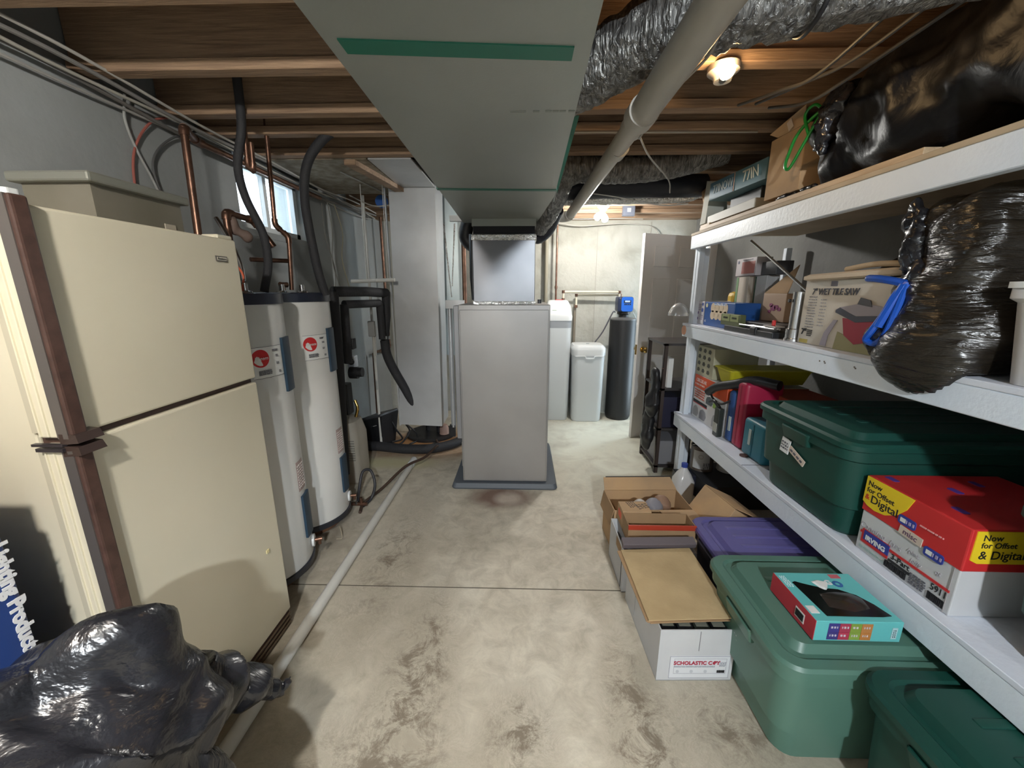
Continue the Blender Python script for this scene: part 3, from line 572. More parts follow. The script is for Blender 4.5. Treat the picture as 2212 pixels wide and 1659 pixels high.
B().tube(smoothpath([(0, -.105, .2), (.02, -.135, .22), (.05, -.105, .23)], 5), .008, 8).obj('handle', M_blackpl, t, smooth=True)
pipe('power_cord', 'black cord coiled on the floor beside the black case', [(-1.33, 3.7, .30), (-1.28, 3.75, .14), (-1.24, 3.80, .02), (-1.32, 3.72, .012), (-1.22, 3.68, .012), (-1.16, 3.8, .10), (-1.22, 3.9, .14), (-1.12, 3.9, .05), (-1.08, 3.78, .012), (-1.12, 3.66, .012), (-.95, 3.62, .012), (-.86, 3.75, .012)], .009, M_blackpl, 'cord', path=8, seg=8)
pipe('rubber_hose', 'thin brown hose trailing from the sump over the white pipe', [(-.87, 3.74, .03), (-.82, 3.62, .02), (-.80, 3.4, .10), (-.86, 3.2, .08), (-.97, 3.0, .085), (-1.08, 2.75, .02), (-1.14, 2.55, .012), (-1.12, 2.42, .012)], .011, C(.06, .035, .025, .6), 'hose', path=8, seg=10)
pipe('rubber_hose', 'black hose looping up beside the farther heater valve', [(-1.17, 2.50, .02), (-1.19, 2.6, .10), (-1.18, 2.66, .20), (-1.12, 2.66, .21), (-1.08, 2.62, .12), (-1.10, 2.58, .03), (-1.13, 2.5, .012)], .010, C(.03, .03, .035, .5), 'hose', path=8, seg=10)
t = thing('drain_tee', 'small brass tee with a bright cap on the floor by the farther heater', 'fitting', (-1.2, 2.50, .03))
B().cyl((-.10, 0, 0), (.10, 0, 0), .013, 12).cyl((.06, 0, 0), (.06, 0, .05), .011, 12).obj('tee', M_copper, t, smooth=True)
B().cyl((.035, -.012, .02), (.035, -.028, .02), .010, 12).obj('cap', M_steel, t, smooth=True)
t = thing('pvc_pipe', 'long white plastic pipe lying on the floor in front of fridge and heaters', 'pipe', (-.97, 2.1, .027))
B().tube([(-.972, .55, .027), (-.972, 2.2, .027), (-.970, 3.2, .027)], .026, 20).obj('pipe_run', M_pvc, t, world=True, smooth=True)
B().cyl((-.970, 3.15, .030), (-.970, 3.26, .030), .030, 20).obj('end_cap', M_white, t, world=True, smooth=True)
pipe('pvc_pipe', 'short white pipe standing at the rear left corner of the furnace', [(-.50, 3.12, .02), (-.50, 3.12, .26)], .012, M_pvc)

# ================================================================ FRIDGE
f = thing('refrigerator', 'cream top-freezer refrigerator with brown handle trim against the left wall', 'refrigerator', (-1.36, 1.17, 0))
B().box((-1.66, .845, .03), (-1.145, 1.495, 1.672), .006).obj('cabinet', M_cream, f, world=True)
for nm, z0, z1 in (('freezer_door', 1.168, 1.683), ('fridge_door', .085, 1.150)):
    d = B().box((-1.125, .868, z0), (-1.06, 1.502, z1), .007, 3)
    d.box((-1.125, .832, z0), (-1.070, .872, z1), .004, 2)
    d = d.obj(nm, M_cream, f, world=True)
    B().box((-1.145, .838, z0+.01), (-1.122, 1.497, z1-.01)).obj('gasket', C(.50, .46, .35, .6), d).location = (0, 0, 0)
    g = B()
    for x in (-1.118, -1.098): g.box((x, .8285, z0+.004), (x+.004, .8325, z1-.004))
    g.obj('edge_rib', C(.72, .67, .52, .4), d)
    for c in d.children: c.location = -Vector(f.location)
    hz0, hz1 = (z0+.0, z1+.012) if nm == 'freezer_door' else (z0-.01, z1-.012)
    h = B().box((-1.070, .829, hz0), (-1.036, .862, hz1), .005, 2).obj('handle_trim', M_brown, d); h.location = -Vector(f.location)
    h2 = B().box((-1.072, .8265, hz0), (-1.046, .832, hz1)).obj('trim_edge', C(.16, .14, .13, .3, metal=.5), d); h2.location = -Vector(f.location)
B().box((-1.14, .85, 1.148), (-1.08, 1.498, 1.17)).obj('door_gap', M_brown, f, world=True)
hb = B()
for z in (1.168, 1.138): hb.hexa([(-1.068, .826, z-.014), (-1.025, .826, z-.010), (-1.025, .885, z-.010), (-1.068, .885, z-.014), (-1.068, .826, z+.012), (-1.030, .828, z+.010), (-1.030, .882, z+.010), (-1.068, .885, z+.012)])
hb.obj('handle_end', C(.045, .028, .024, .25), f, world=True)
B().box((-1.135, .822, 1.150), (-1.06, .832, 1.156)).box((-1.125, .82, 1.138), (-1.06, .832, 1.146)).obj('hinge_plate', C(.03, .025, .03, .3), f, world=True)
bd = decal(f, (-1.0585+1.36, 1.415-1.17, 1.612), .052, .018, '+x', C(.10, .09, .08, .3), 'badge', .002); decal(bd, (0, 0, .0022), .044, .011, '+z', C(.62, .58, .48, .3), 'badge_plate', .0006)
text(bd, 'Kenmore', .010, (0, 0, .0032), '+z', M_ink, t=.0004)
B().box((-1.058, 1.40, .44), (-1.054, 1.415, .455)).obj('sticker_scrap', C(.75, .65, .35), f, world=True)
B().box((-1.13, .86, .0), (-1.068, 1.50, .082), .004).obj('kick_grille', M_brown, f, world=True)
g = B()
for i in range(3): g.box((-1.070, .865, .016+i*.022), (-1.062, 1.497, .022+i*.022))
g.obj('grille_slat', C(.20, .15, .10, .4, metal=.5), f, world=True)
B().box((-1.13, 1.43, 1.683), (-1.07, 1.50, 1.697), .004).obj('hinge_cover', M_cream, f, world=True)
B().loft([rrect(.05, .03, .008, z, 4, -1.10, .87) for z in (1.683, 1.712)]).obj('hinge_cap', M_white, f, world=True)
t = thing('storage_tray', 'taupe lidded metal box lying on top of the fridge', 'box', (-1.26, 1.25, 1.684))
M_taupe = mat('taupe_metal', (.17, .155, .115), .5, .3, col2=(.21, .19, .15), nscale=5)
B().box((-1.355, 1.12, 1.685), (-1.165, 1.405, 1.79)).obj('body', M_taupe, t, world=True)
B().box((-1.375, 1.10, 1.785), (-1.145, 1.425, 1.812), .006).obj('lid', C(.22, .22, .19, .4, metal=.3), t, world=True)
B().box((-1.166, 1.33, 1.70), (-1.162, 1.37, 1.715)).obj('sticker', C(.4, .35, .28), t, world=True)

# ================================================================ BACK WALL EQUIPMENT
t = thing('water_softener', 'tall white water softener with grey band beside the furnace', 'water softener', (.405, 4.65, 0))
B().loft([rrect(.25, .27, .05, 0), rrect(.27, .29, .06, .02), rrect(.29, .30, .07, .60), rrect(.30, .31, .07, 1.115)]).obj('cabinet', M_softw, t, smooth=True)
B().loft([rrect(.302, .312, .07, 1.10), rrect(.302, .312, .07, 1.18)]).obj('band', C(.30, .32, .34, .5), t, smooth=True)
hd = B().loft([rrect(.31, .32, .06, 1.18), rrect(.315, .32, .06, 1.225), rrect(.30, .315, .06, 1.25), rrect(.28, .26, .05, 1.34, cy=.03), rrect(.23, .17, .04, 1.395, cy=.06), rrect(.20, .14, .04, 1.405, cy=.07)]).obj('head', M_white, t, smooth=True)
e_ = (PI/2-.62, 0, 0)
p_ = decal(hd, (0, -.117, 1.305), .235, .062, e_, C(.50, .52, .53, .4), 'control_panel', .002, r=.012)
decal(p_, (-.05, 0, .003), .05, .032, '+z', C(.02, .16, .02, .3), 'display', .001); printlines(p_, (.05, 0, .003), .06, .02, 3, '+z', seed=4)
B().box((-.03, .0, 1.40), (.05, .06, 1.412), .004).obj('red_cap', M_red, t)
t = thing('brine_tank', 'short white brine tank with rounded lid between softener and black tank', 'brine tank', (.755, 4.62, 0))
B().loft([rrect(.32, .30, .06, 0), rrect(.345, .32, .07, .02), rrect(.375, .35, .07, .79)]).obj('tank', M_softw, t, smooth=True)
B().loft([rrect(.385, .36, .07, .79), rrect(.39, .365, .07, .85), rrect(.385, .36, .07, .875), rrect(.34, .32, .07, .905), rrect(.25, .23, .06, .91)]).obj('lid', M_white, t, smooth=True)
B().tube(smoothpath([(-.16, -.182, .785), (-.05, -.184, .785), (-.035, -.185, .762), (.05, -.185, .762), (.065, -.184, .785), (.16, -.182, .785)], 4), .005, 8).obj('lid_lip', M_white, t, smooth=True)
B().lathe([(0, 0), (.02, 0), (.02, .003), (0, .003)], (0, -.03, .91), 16).obj('lid_emblem', C(.35, .37, .4), t)
t = thing('filter_tank', 'black cylindrical filter tank with a blue control head by the door', 'filter tank', (1.165, 4.66, 0))
B().lathe([(0, 0), (.135, 0), (.148, .03), (.15, .06), (.15, 1.17), (.148, 1.185)], seg=48).obj('tank', mat('black_tank', (.012, .012, .013), .45, bump=.05, bscale=60), t, smooth=True)
B().lathe([(.15, 1.183), (.151, 1.195), (.13, 1.205), (.05, 1.215), (0, 1.215)], seg=48).obj('tank_top', C(.10, .10, .10, .35), t, smooth=True)
B().lathe([(0, 1.21), (.055, 1.21), (.055, 1.24), (.075, 1.25), (.075, 1.275), (.06, 1.285), (0, 1.285)], seg=24).obj('neck', M_blackpl, t, smooth=True)
h = B().box((-.088, -.09, 1.275), (.088, .09, 1.445), .025, 4).obj('control_head', C(.02, .03, .07, .35), t, smooth=True)
fc = decal(h, (.012, -.092, 1.362), .13, .16, '-y', C(.015, .13, .62, .35), 'face_plate', .006, r=.025)
decal(fc, (0, .028, .007), .08, .032, '+z', C(.02, .03, .06, .3), 'screen_frame', .001); decal(fc, (0, .032, .0085), .055, .018, '+z', C(.45, .62, .95, .3), 'screen', .001)
b = B()
for i in range(4): b.box((-.034+i*.02, -.008, .006), (-.020+i*.02, .004, .009))
b.obj('keypad', M_blackpl, fc)
pipe('drain_tube', 'dark thin tube running from the blue control head down behind the brine tank', [(1.06, 4.62, 1.27), (1.03, 4.62, 1.265), (.95, 4.7, 1.05), (.87, 4.78, .90)], .008, C(.12, .12, .14), 'tube')
pipe('thin_tube', 'white thin tube at the right of the blue control head', [(1.26, 4.62, 1.27), (1.31, 4.66, 1.2), (1.33, 4.68, 1.1)], .003, M_paper, 'tube')
def wp(label, pts, m, r=.012, nm='water_pipe'):
    t = thing(nm, label, 'pipe', pts[0]); b = B()
    for a, c in zip(pts, pts[1:]): b.cyl(a, c, r, 12)
    b.obj('pipe_run', m, t, world=True, smooth=True)
    for p in (pts if nm == 'water_pipe' else pts[1:-1]):
        x, y, z = p; o = B().lathe([(0, -.016), (r*1.5, -.016), (r*1.5, .016), (0, .016)], (x, y, z), 12).obj('fitting', M_copper if m is not M_paper else M_pvc, t, world=True, smooth=True)
M_cpvc = C(.62, .58, .46, .45)
wp('cream pipe crossing above the brine tank to the blue head', [(.47, 4.72, 1.41), (.47, 4.72, 1.50), (1.12, 4.72, 1.495), (1.12, 4.72, 1.40)], M_cpvc)
wp('lower cream pipe crossing from softener and turning down the wall', [(1.14, 4.76, 1.46), (.63, 4.78, 1.46), (.63, 4.78, 1.33)], M_cpvc)
pipe('water_pipe', 'dark vertical pipe dropping behind the brine tank', [(.62, 4.81, 1.36), (.62, 4.81, .05)], .017, C(.20, .17, .13, .5), 'pipe')
wp('copper pipe down the back wall into the water softener', [(.385, 4.75, 2.28), (.385, 4.75, 1.55), (.385, 4.75, 1.40)], M_copper, .011, 'wall_pipe')
pipe('wall_pipe', 'thick olive pipe down the back wall behind the softener', [(.27, 4.80, 2.28), (.27, 4.80, .03)], .022, C(.26, .24, .18, .6), 'pipe')

# ================================================================ WHITE SHELVING
FX = 1.20
sh = thing('shelving_unit', 'long white-painted wooden shelving with three deck boards on the right', 'shelf', (1.55, 1.3, 0))
for z0, z1, nm in ((.472, .562, 'low'), (1.175, 1.255, 'mid'), (1.795, 1.885, 'top')):
    B().box((FX, -.9, z0), (FX+.038, 3.01, z1), .003, 1).obj('fascia', M_shelfedge, sh, world=True)
    if nm != 'top': B().box((1.90, -.9, z0), (1.938, 3.01, z1), .003, 1).obj('rear_rail', M_shelfedge, sh, world=True)
    m = M_shelf if nm != 'top' else mat('plywood', (.42, .33, .22), .7, col2=(.50, .40, .28), nscale=6)
    B().box((FX-.002, -.9, z1), (1.94, 3.015, z1+.018), .002, 1).obj('shelf_board', m, sh, world=True)
for y in (2.972, -.6):
    for x0, x1 in ((FX+.038, FX+.127), (1.86, 1.90)):
        B().box((x0, y, 0), (x1, y+.038, 1.80), .003, 1).obj('post', M_shelfedge, sh, world=True)
    B().box((FX+.04, y-.038, .30 if y < 0 else 0), (FX+.078, y, 1.80), .003, 1).obj('post', M_shelfedge, sh, world=True)
B().cyl((FX-.006, 2.975, 1.222), (FX, 2.975, 1.222), .034, 22).obj('knot_plug', C(.62, .30, .18, .5), sh, world=True)
nk = B()
for (y, z) in ((1.60, 1.225), (1.575, 1.227), (1.57, 1.222), (1.43, 1.232), (1.425, 1.228)): nk.box((FX-.0012, y, z), (FX, y+.006, z+.005))
nk.obj('paint_nick', C(.12, .10, .09), sh, world=True)
B().box((FX-.0035, 2.02, .579), (1.55, 2.0225, .5815)).obj('board_seam', M_print, sh, world=True)
L1, L2, L3 = .58, 1.273, 1.903
o = B().cyl((1.33, 2.465, 1.788), (1.33, 1.89, 1.482), .007, 12).obj('curtain_rod', M_steel, None, smooth=True); tag(o, 'thin chrome rod leaning diagonally from the top shelf to the tile saw box', 'rod')

# ---- totes
def tote(label, lw, ld, h, m, loc, rz=0, style=0, m_lid=None, name='storage_tote'):
    t = thing(name, label, 'storage tote', loc, rz); ml = m_lid or m; H = h-.035; r = .07
    bw, bd = lw-.16, ld-.13
    rings = [rrect(bw, bd, .05, 0), rrect(bw+.02, bd+.02, .06, .012)]
    zs = H*.30
    rings += [rrect(bw+.045, bd+.035, .06, zs), rrect(lw-.075, ld-.065, .065, zs+.012), rrect(lw-.055, ld-.045, .065, H-.065), rrect(lw-.02, ld-.02, r, H-.055), rrect(lw-.02, ld-.02, r, H-.01)]
    B().loft(rings).obj('tub', m, t, smooth=True, ang=30)
    lr = [rrect(lw-.012, ld-.012, r, H-.016), rrect(lw, ld, r, H-.012), rrect(lw, ld, r, H+.006), rrect(lw-.014, ld-.014, r, H+.016), rrect(lw-.075, ld-.075, r-.02, H+.018), rrect(lw-.095, ld-.095, r-.025, H+.010),
          rrect(lw-.125, ld-.125, r-.03, H+.010), rrect(lw-.15, ld-.15, r-.03, h), rrect(lw-.24, ld-.24, r-.04, h+.003)]
    lid = B().loft(lr).obj('lid', ml, t, smooth=True, ang=28)
    b = B(); n = 3
    for i in range(n):
        y = (i-1)*ld*.17
        b.box((-lw*.30, y-.012, h), (lw*.30, y+.012, h+.006), .004, 2)
    b.obj('lid_rib', ml, lid, smooth=True, ang=30)
    for s in (-1, 1):
        B().loft([rrect(.02, .15, .008, 0), rrect(.045, .17, .015, .05), rrect(.04, .165, .015, .055)]).obj('handle', m, t, smooth=True, ang=30).location = (s*(lw/2-.022), 0, H-.085)
    return t
T1 = tote('dark green lidded tote with taped paper notes on the low shelf', .86, .60, .415, M_green, (1.585, 1.62, L1+.001))
T1_face = (PI/2, 0, -PI/2)
for (y, z, w_, h_, tl, m, nm) in ((1.685, .83, .055, .065, -.06, M_paper, 'paper_note'), (1.62, .885, .09, .027, -.03, M_tape, 'masking_tape'), (1.607, .812, .105, .026, -.33, M_tape, 'masking_tape')):
    d = decal(T1, (1.178-1.585, y-1.62, z-L1), w_, h_, (PI/2-.055, 0, -PI/2), m, nm, .002, tilt=tl)
    printlines(d, (0, 0, .0026), w_*.8, h_*.6, 3 if nm == 'paper_note' else 1, '+z', seed=int(z*100))
T2 = tote('dark green lidded tote at the near end of the low shelf', .62, .55, .43, M_green, (1.525, .655, L1+.001))
T3 = tote('sage green lidded tote on the floor holding a turquoise glove box', .74, .53, .44, M_sage, (1.145, 1.215, 0))
d = decal(T3, (-.332, .045, .285), .055, .115, (PI/2-.05, 0, -PI/2), M_paper, 'paper_label', .002, tilt=-.12); printlines(d, (0, 0, .0026), .045, .09, 6, '+z', C(.4, .4, .45), seed=5)
T4 = tote('dark green lidded tote on the floor nearest the camera', .80, .50, .46, M_green, (1.365, .70, 0))
T5 = tote('smoky clear tote with a violet lid behind the sage green tote', .66, .42, .36, M_smoke, (1.21, 1.69, 0), m_lid=M_purple)

# ---- boxes
def cbox(name, label, lo, hi, m, cat='box', rz=0, bev=.003, group=None):
    c = ((lo[0]+hi[0])/2, (lo[1]+hi[1])/2, lo[2]); t = thing(name, label, cat, c, rz, group)
    B().box([a-b for a, b in zip(lo, c)], [a-b for a, b in zip(hi, c)], bev, 2).obj('carton', m, t); return t
# copy-paper carton with red lid
t = thing('paper_carton', 'white paper carton with a red lid and yellow corner on the low shelf', 'box', (1.235, .99, L1+.001), 0)
# local: x into shelf, y along shelf; aisle face x=0
W_, D_, Hh = .44, .335, .285
B().box((.004, .004, 0), (W_, D_-.004, .16), .003).obj('carton', M_whitecard, t)
lid = B().box((0, 0, .152), (W_+.004, D_, Hh), .004).obj('lid', M_red, t)
F = '-x'
poly(lid, (-.0015, D_-.001, Hh-.003), [(0, 0), (.172, 0), (.155, -.045), (.128, -.080), (.09, -.103), (.05, -.110), (.02, -.105), (0, -.095)], F, M_yel, 'yellow_corner')
text(lid, 'Now', .026, (-.0031, D_-.010, Hh-.026), F, M_ink, align='LEFT', bold=.0002); text(lid, 'for Offset', .026, (-.0031, D_-.010, Hh-.050), F, M_ink, align='LEFT', bold=.0002)
text(lid, '&', .026, (-.0031, D_-.008, Hh-.077), F, M_red, align='LEFT', bold=.0003); text(lid, 'Digital', .040, (-.0031, D_-.030, Hh-.078), F, M_ink, align='LEFT', bold=.0003)
for (y, z) in ((.17, Hh-.085), (.075, Hh-.135)):
    q = decal(lid, (-.0015, y, z), .058, .030, F, M_blueprint, 'logo_patch', .0012, r=.008, tilt=-.0); decal(q, (-.012, 0, .0015), .018, .014, '+z', M_paper, 'logo_square', .0006); printlines(q, (.012, 0, .0016), .026, .012, 1, '+z', C(.35, .3, .45), gap=.9)
q = decal(lid, (-.0018, .150, Hh-.120), .075, .028, F, M_tape, 'masking_tape', .0014, tilt=-.06); text(q, 'misc', .026, (0, 0, .0018), '+z', C(.12, .06, .12), t=.0006)
printlines(lid, (-.002, .095, Hh-.07), .07, .008, 1, F, C(.75, .35, .35), seed=2)
for (x, y) in ((.05, .30), (.07, .10), (.18, .22), (.28, .1), (.30, .27)):
    decal(lid, (x, y, Hh+.0005), .04, .022, '+zr', C(.10, .04, .28, .5), 'logo_patch', .0008, r=.006)
poly(lid, (.012, -.0012, Hh-.004), [(0, 0), (.15, 0), (.15, -.10), (.02, -.10), (0, -.09)], '-y', M_yel, 'yellow_panel')
text(lid, 'Now', .026, (.03, -.0028, Hh-.024), '-y', M_ink, align='LEFT', bold=.0002); text(lid, 'for Offset', .024, (.03, -.0028, Hh-.047), '-y', M_ink, align='LEFT', bold=.0002); text(lid, '& Digital', .036, (.03, -.0028, Hh-.078), '-y', M_ink, align='LEFT', bold=.0002)
ct = [c for c in t.children if c.name.startswith('carton')][0]
decal(ct, (.002, D_/2, .073), D_-.03, .008, F, M_red, 'red_stripe', .0014)
for q_ in (0,): 
    lg = decal(ct, (.002, D_-.075, .062), .105, .050, F, M_red, 'logo_frame', .0016); decal(lg, (.006, .006, .002), .098, .036, '+z', M_blueprint, 'logo_block', .0008); text(lg, 'IRVING', .024, (.004, 0, .0034), '+z', M_paper, bold=.0008, sx=1.0, t=.0006)
text(ct, 'Canning  jars', .030, (.0030, D_-.085, .098), F, C(.42, .40, .44), shear=.2, t=.0008); text(ct, '/pint', .022, (.0030, .135, .112), F, C(.42, .40, .44), shear=.2, t=.0008); text(ct, 'jelly', .022, (.0030, .12, .088), F, C(.42, .40, .44), shear=.2, t=.0008); text(ct, 'qt', .022, (.0030, .055, .104), F, C(.42, .40, .44), shear=.2, t=.0008)
text(ct, '3-Part', .026, (.0030, .165, .056), F, M_ink, bold=.0003); decal(ct, (.002, .165, .040), .075, .008, F, M_ink, 'black_bar', .0012)
barcode(ct, (.002, .175, .022), .075, .022, F); printlines(ct, (.002, .102, .032), .05, .04, 5, F, seed=8)
text(ct, '5911', .030, (.0030, .042, .052), F, M_ink, sx=.8, t=.0008); barcode(ct, (.002, .042, .022), .05, .024, F, seed=6); printlines(ct, (.002, D_-.07, .018), .10, .014, 2, F, C(.4, .5, .48), seed=12)
decal(ct, (.002, .018, .078), .002, .15, F, C(.35, .33, .33), 'carton_edge', .001)

# gloves box on the sage tote
t = thing('glove_box', 'turquoise and red glove box with a torn open top on the sage tote lid', 'box', (.905, 1.032, .447), 0)
M_turq = C(.13, .50, .50, .45); TB, TD, TH = .262, .215, .072
B().box((0, 0, 0), (TB, TD, TH), .0015, 1).obj('carton', M_turq, t)
decal(t, (-.0006, TD/2, TH/2), TD-.002, TH-.002, '-x', C(.48, .03, .05, .45), 'red_side', .001)
q = decal(t, (-.002, .065, .033), .042, .034, '-x', M_paper, 'barcode_label', .0006); barcode(q, (0, 0, .001), .034, .024, '+z', n=10)
poly(t, (.045, .020, TH), [(0, 0), (.17, .0), (.20, .004), (.185, .05), (.16, .09), (.12, .115), (.09, .118), (.075, .11), (.06, .125), (.045, .13), (.02, .14), (.0, .15), (-.012, .145), (-.01, .12)], '+z', C(.006, .005, .005, .2), 'torn_opening', .0014)
b = B().loft([[(q_[0]*k, q_[1]*k, z) for q_ in ((.07, .02), (.05, .045), (.0, .05), (-.06, .04), (-.07, -.02), (0, -.04), (.06, -.025))] for k, z in ((1, 0), (.8, .006), (.3, .010))]).obj('glove_film', C(.03, .022, .018, .18), t, smooth=True); b.location = (.145, .075, TH)
b = B().loft([[(q_[0]*k, q_[1]*k, z) for q_ in ((.03, .01), (.0, .02), (-.025, .012), (-.014, -.02), (.0, -.028), (.016, -.01))] for k, z in ((1, 0), (.7, .004))]).obj('torn_paper_flap', M_paper, t); b.location = (.125, .158, TH+.001)
text(t, 'G', .03, (.155, .165, TH+.0016), '+z', C(.7, .72, .75), bold=.001, t=.0006); text(t, 'O', .036, (.183, .158, TH+.0016), '+z', C(.03, .12, .35), bold=.002, t=.0006)
decal(t, (.20, .198, TH+.0006), .034, .018, '+z', C(.55, .12, .14), 'red_badge', .001); printlines(t, (.018, .17, TH+.0006), .022, .055, 8, '+z', C(.6, .75, .78), seed=3); decal(t, (.018, .045, TH+.0006), .026, .03, '+z', M_paper, 'white_label', .0008)
for i, (c1, c2) in enumerate((((.05, .04, .22), (.05, .04, .2)), ((.38, .04, .08), (.42, .04, .08)), ((.22, .32, .05), (.24, .35, .06)), ((.48, .20, .06), (.5, .2, .05)))):
    for j, c in enumerate((c1, c2)):
        q = decal(t, (.055+i*.033, -.0008, .020+.0285*(1-j) if 0 else (.049 if j == 0 else .0195)), .032, .031 if j == 0 else .026, '-y', C(*c), 'size_patch', .001); printlines(q, (0, .003, .001), .02, .008, 1, '+z', C(.6, .55, .6), seed=i+j, gap=.8)
q = decal(t, (.238, -.0008, .033), .016, .04, '-y', C(.4, .6, .62), 'side_label', .001); printlines(q, (0, 0, .001), .008, .03, 4, '+z')

# open cardboard and white cartons on the floor
def carton(name, label, w_, d_, h_, m, loc, rz=0, cat='box', th=.004, inner=None, flaps=(), open_=True, bottomfill=None):
    t = thing(name, label, cat, loc, rz); b = B()
    b.box((0, 0, 0), (w_, th, h_)).box((0, d_-th, 0), (w_, d_, h_)).box((0, th, 0), (th, d_-th, h_)).box((w_-th, th, 0), (w_, d_-th, h_)).box((0, 0, 0), (w_, d_, th))
    b.obj('carton', m, t)
    for (p0, p1, out, m2) in flaps:     # edge from p0 to p1, out vector
        o = Vector(out); n = (Vector(p1)-Vector(p0)).cross(o).normalized()*th
        B().prism([p0, p1, Vector(p1)+o*.98+(Vector(p0)-Vector(p1))*.03, Vector(p0)+o*.98+(Vector(p1)-Vector(p0))*.03], n).obj('flap', m2 or m, t)
    return t
WB = carton('paper_carton', 'white carton with a framed front label holding books, nearest on the floor', .295, .43, .24, M_whitecard, (.535, 1.265, 0), .03)
q = decal(WB, (.165, -.0006, .066), .235, .105, '-y', C(.66, .68, .71, .6), 'front_label', .0008)
for (x, y, w2, h2) in ((0, .051, .235, .0015), (0, -.051, .235, .0015), (-.117, 0, .0015, .104), (.117, 0, .0015, .104), (.002, .040, .205, .001), (.002, -.030, .205, .001), (-.1, .005, .001, .07), (.104, .005, .001, .07)): decal(q, (x, y, .001), w2, h2, '+z', C(.3, .3, .36), 'label_line', .0004)
text(q, 'SCHOLASTIC C PY', .0235, (-.012, .020, .0014), '+z', C(.40, .02, .05), bold=.0008, t=.0005, sx=.93); B().box((.0505, .0145, .001), (.060, .026, .002), .0004).obj('apple_mark', C(.40, .02, .05), q); printlines(q, (-.02, .004, .001), .16, .008, 2, '+z', C(.4, .42, .46), seed=7); printlines(q, (.09, .014, .001), .025, .022, 4, '+z', C(.3, .32, .36), seed=9); barcode(q, (.085, -.02, .001), .03, .012, '+z'); 
for x in (-.085, -.03, .025): decal(q, (x, -.02, .001), .012, .014, '+z', C(.48, .5, .54), 'seal', .0004, r=.005)
decal(WB, (.155, -.0006, .188), .0015, .09, '-y', C(.12, .12, .13), 'slit', .0008)
decal(WB, (-.0006, .29, .13), .0015, .20, '-x', C(.3, .3, .32), 'side_seam', .0008)
for i in range(4):
    bk = cbox('book', ['dark book with pale spine bars at the left in the nearest white carton', 'dark book with a swirl on its spine in the nearest white carton', 'third dark book from the left in the nearest white carton', 'rightmost dark book in the nearest white carton'][i], (.548+i*.066, 1.28, .006), (.608+i*.066, 1.44, .222), (C(.012, .012, .014, .3), C(.02, .02, .024, .3), C(.03, .035, .03, .3), C(.01, .01, .012, .3))[i], 'book')
    if i == 1: text(bk, 'O', .04, (0, -.0805, .19), '-y', C(.6, .6, .58), t=.0006)
    else: printlines(bk, (0, -.0805, .195), .045, .03, 2, '-y', C(.4, .42, .3), seed=i, gap=.7)
    decal(bk, (0, -.04, .2165), .045, .03, '+z', C(.2, .2, .16), 'cover_mark', .0008)
# stack of flattened chipboard sheets
for i in range(4):
    dx = (.0, -.012, -.02, -.012)[i]
    t = B().box((0, 0, 0), (.33, .40, .004), .0008, 1).obj('chipboard_sheet', M_kraft if i == 3 else M_card2, None)
    t.location = (.502+dx, 1.275+.012*(3-i)*.4, .243+i*.009); t.rotation_euler = (.045, -.03, (.04, .02, .05, .03)[i])
    tag(t, ['lowest brown sheet in the stack on the nearest white carton', 'second brown sheet from below on the nearest white carton', 'third brown sheet from below on the nearest white carton', 'topmost tan chipboard sheet on the nearest white carton'][i], 'cardboard sheet', 'flat sheets stacked on the white carton')
o = B().box((0, 0, 0), (.35, .045, .03), .004).obj('foam_strip', C(.12, .10, .11, .6), None); o.location = (.49, 1.69, .285); o.rotation_euler = (.3, -.03, .0); tag(o, 'dark grey strip standing at the rear edge of the chipboard sheets', 'strip')
WB2 = carton('paper_carton', 'white carton with brown torn side behind the chipboard stack', .36, .30, .235, M_whitecard, (.512, 1.735, 0), .0)
decal(WB2, (-.001, .10, .2), .10, .05, '-x', M_card2, 'torn_patch', .001)
decal(WB2, (-.001, .03, .11), .004, .2, '-x', M_ink, 'dark_seam', .001)
t = carton('open_carton', 'brown carton with red inside edge standing behind the chipboard sheets', .34, .12, .10, M_card2, (.545, 1.80, .24), 0, flaps=())
B().box((-.001, -.003, .078), (.341, .004, .104)).obj('red_edge', C(.42, .045, .02, .5), t)
t = cbox('small_carton', 'small printed brown carton with an orange sticker at the left of the open box', (.545, 1.925, .241), (.70, 2.035, .345), M_card)
printlines(t, (-.01, .02, .1045), .06, .05, 4, (0, 0, -1.3), C(.15, .10, .07), seed=2); printlines(t, (.045, .0, .1045), .05, .07, 4, (0, 0, -1.3), C(.15, .10, .07), seed=3, gap=.7)
decal(t, (-.0780, .0, .06), .06, .04, '-x', C(.75, .12, .05), 'orange_sticker', .0008)
OB = carton('open_carton', 'open brown cardboard box with raised rear flaps at the far end of the floor row', .46, .24, .27, M_card, (.535, 2.06, 0), .04,
    flaps=(((0, .24, .27), (.46, .24, .27), (-.01, .06, .06), None), ((.46, 0, .27), (.46, .24, .27), (.05, 0, -.06), None), ((.26, 0, .27), (.46, 0, .27), (.02, -.09, -.012), None), ((0, 0, .27), (0, .24, .27), (-.02, 0, -.1), M_card2)))
B().box((.02, .298, .328), (.44, .306, .334)).obj('dark_tape_edge', M_ink, OB)
for i, (x, y, c, l) in enumerate(((.70, 2.12, (.62, .58, .55), 'white packet'), (.78, 2.13, (.25, .24, .27), 'blue-grey bundle'), (.84, 2.17, (.30, .18, .12), 'brown bundle'))):
    blob('packet', C(*c), [(x, y, .25, .05, .05, .055)], voxel=.012, wr=.012, wscale=12, fine=.005, seed=i); ob = [o for o in S.objects if o.name.startswith('packet')][-1]; tag(ob, l+' lying inside the open brown box', 'packet')
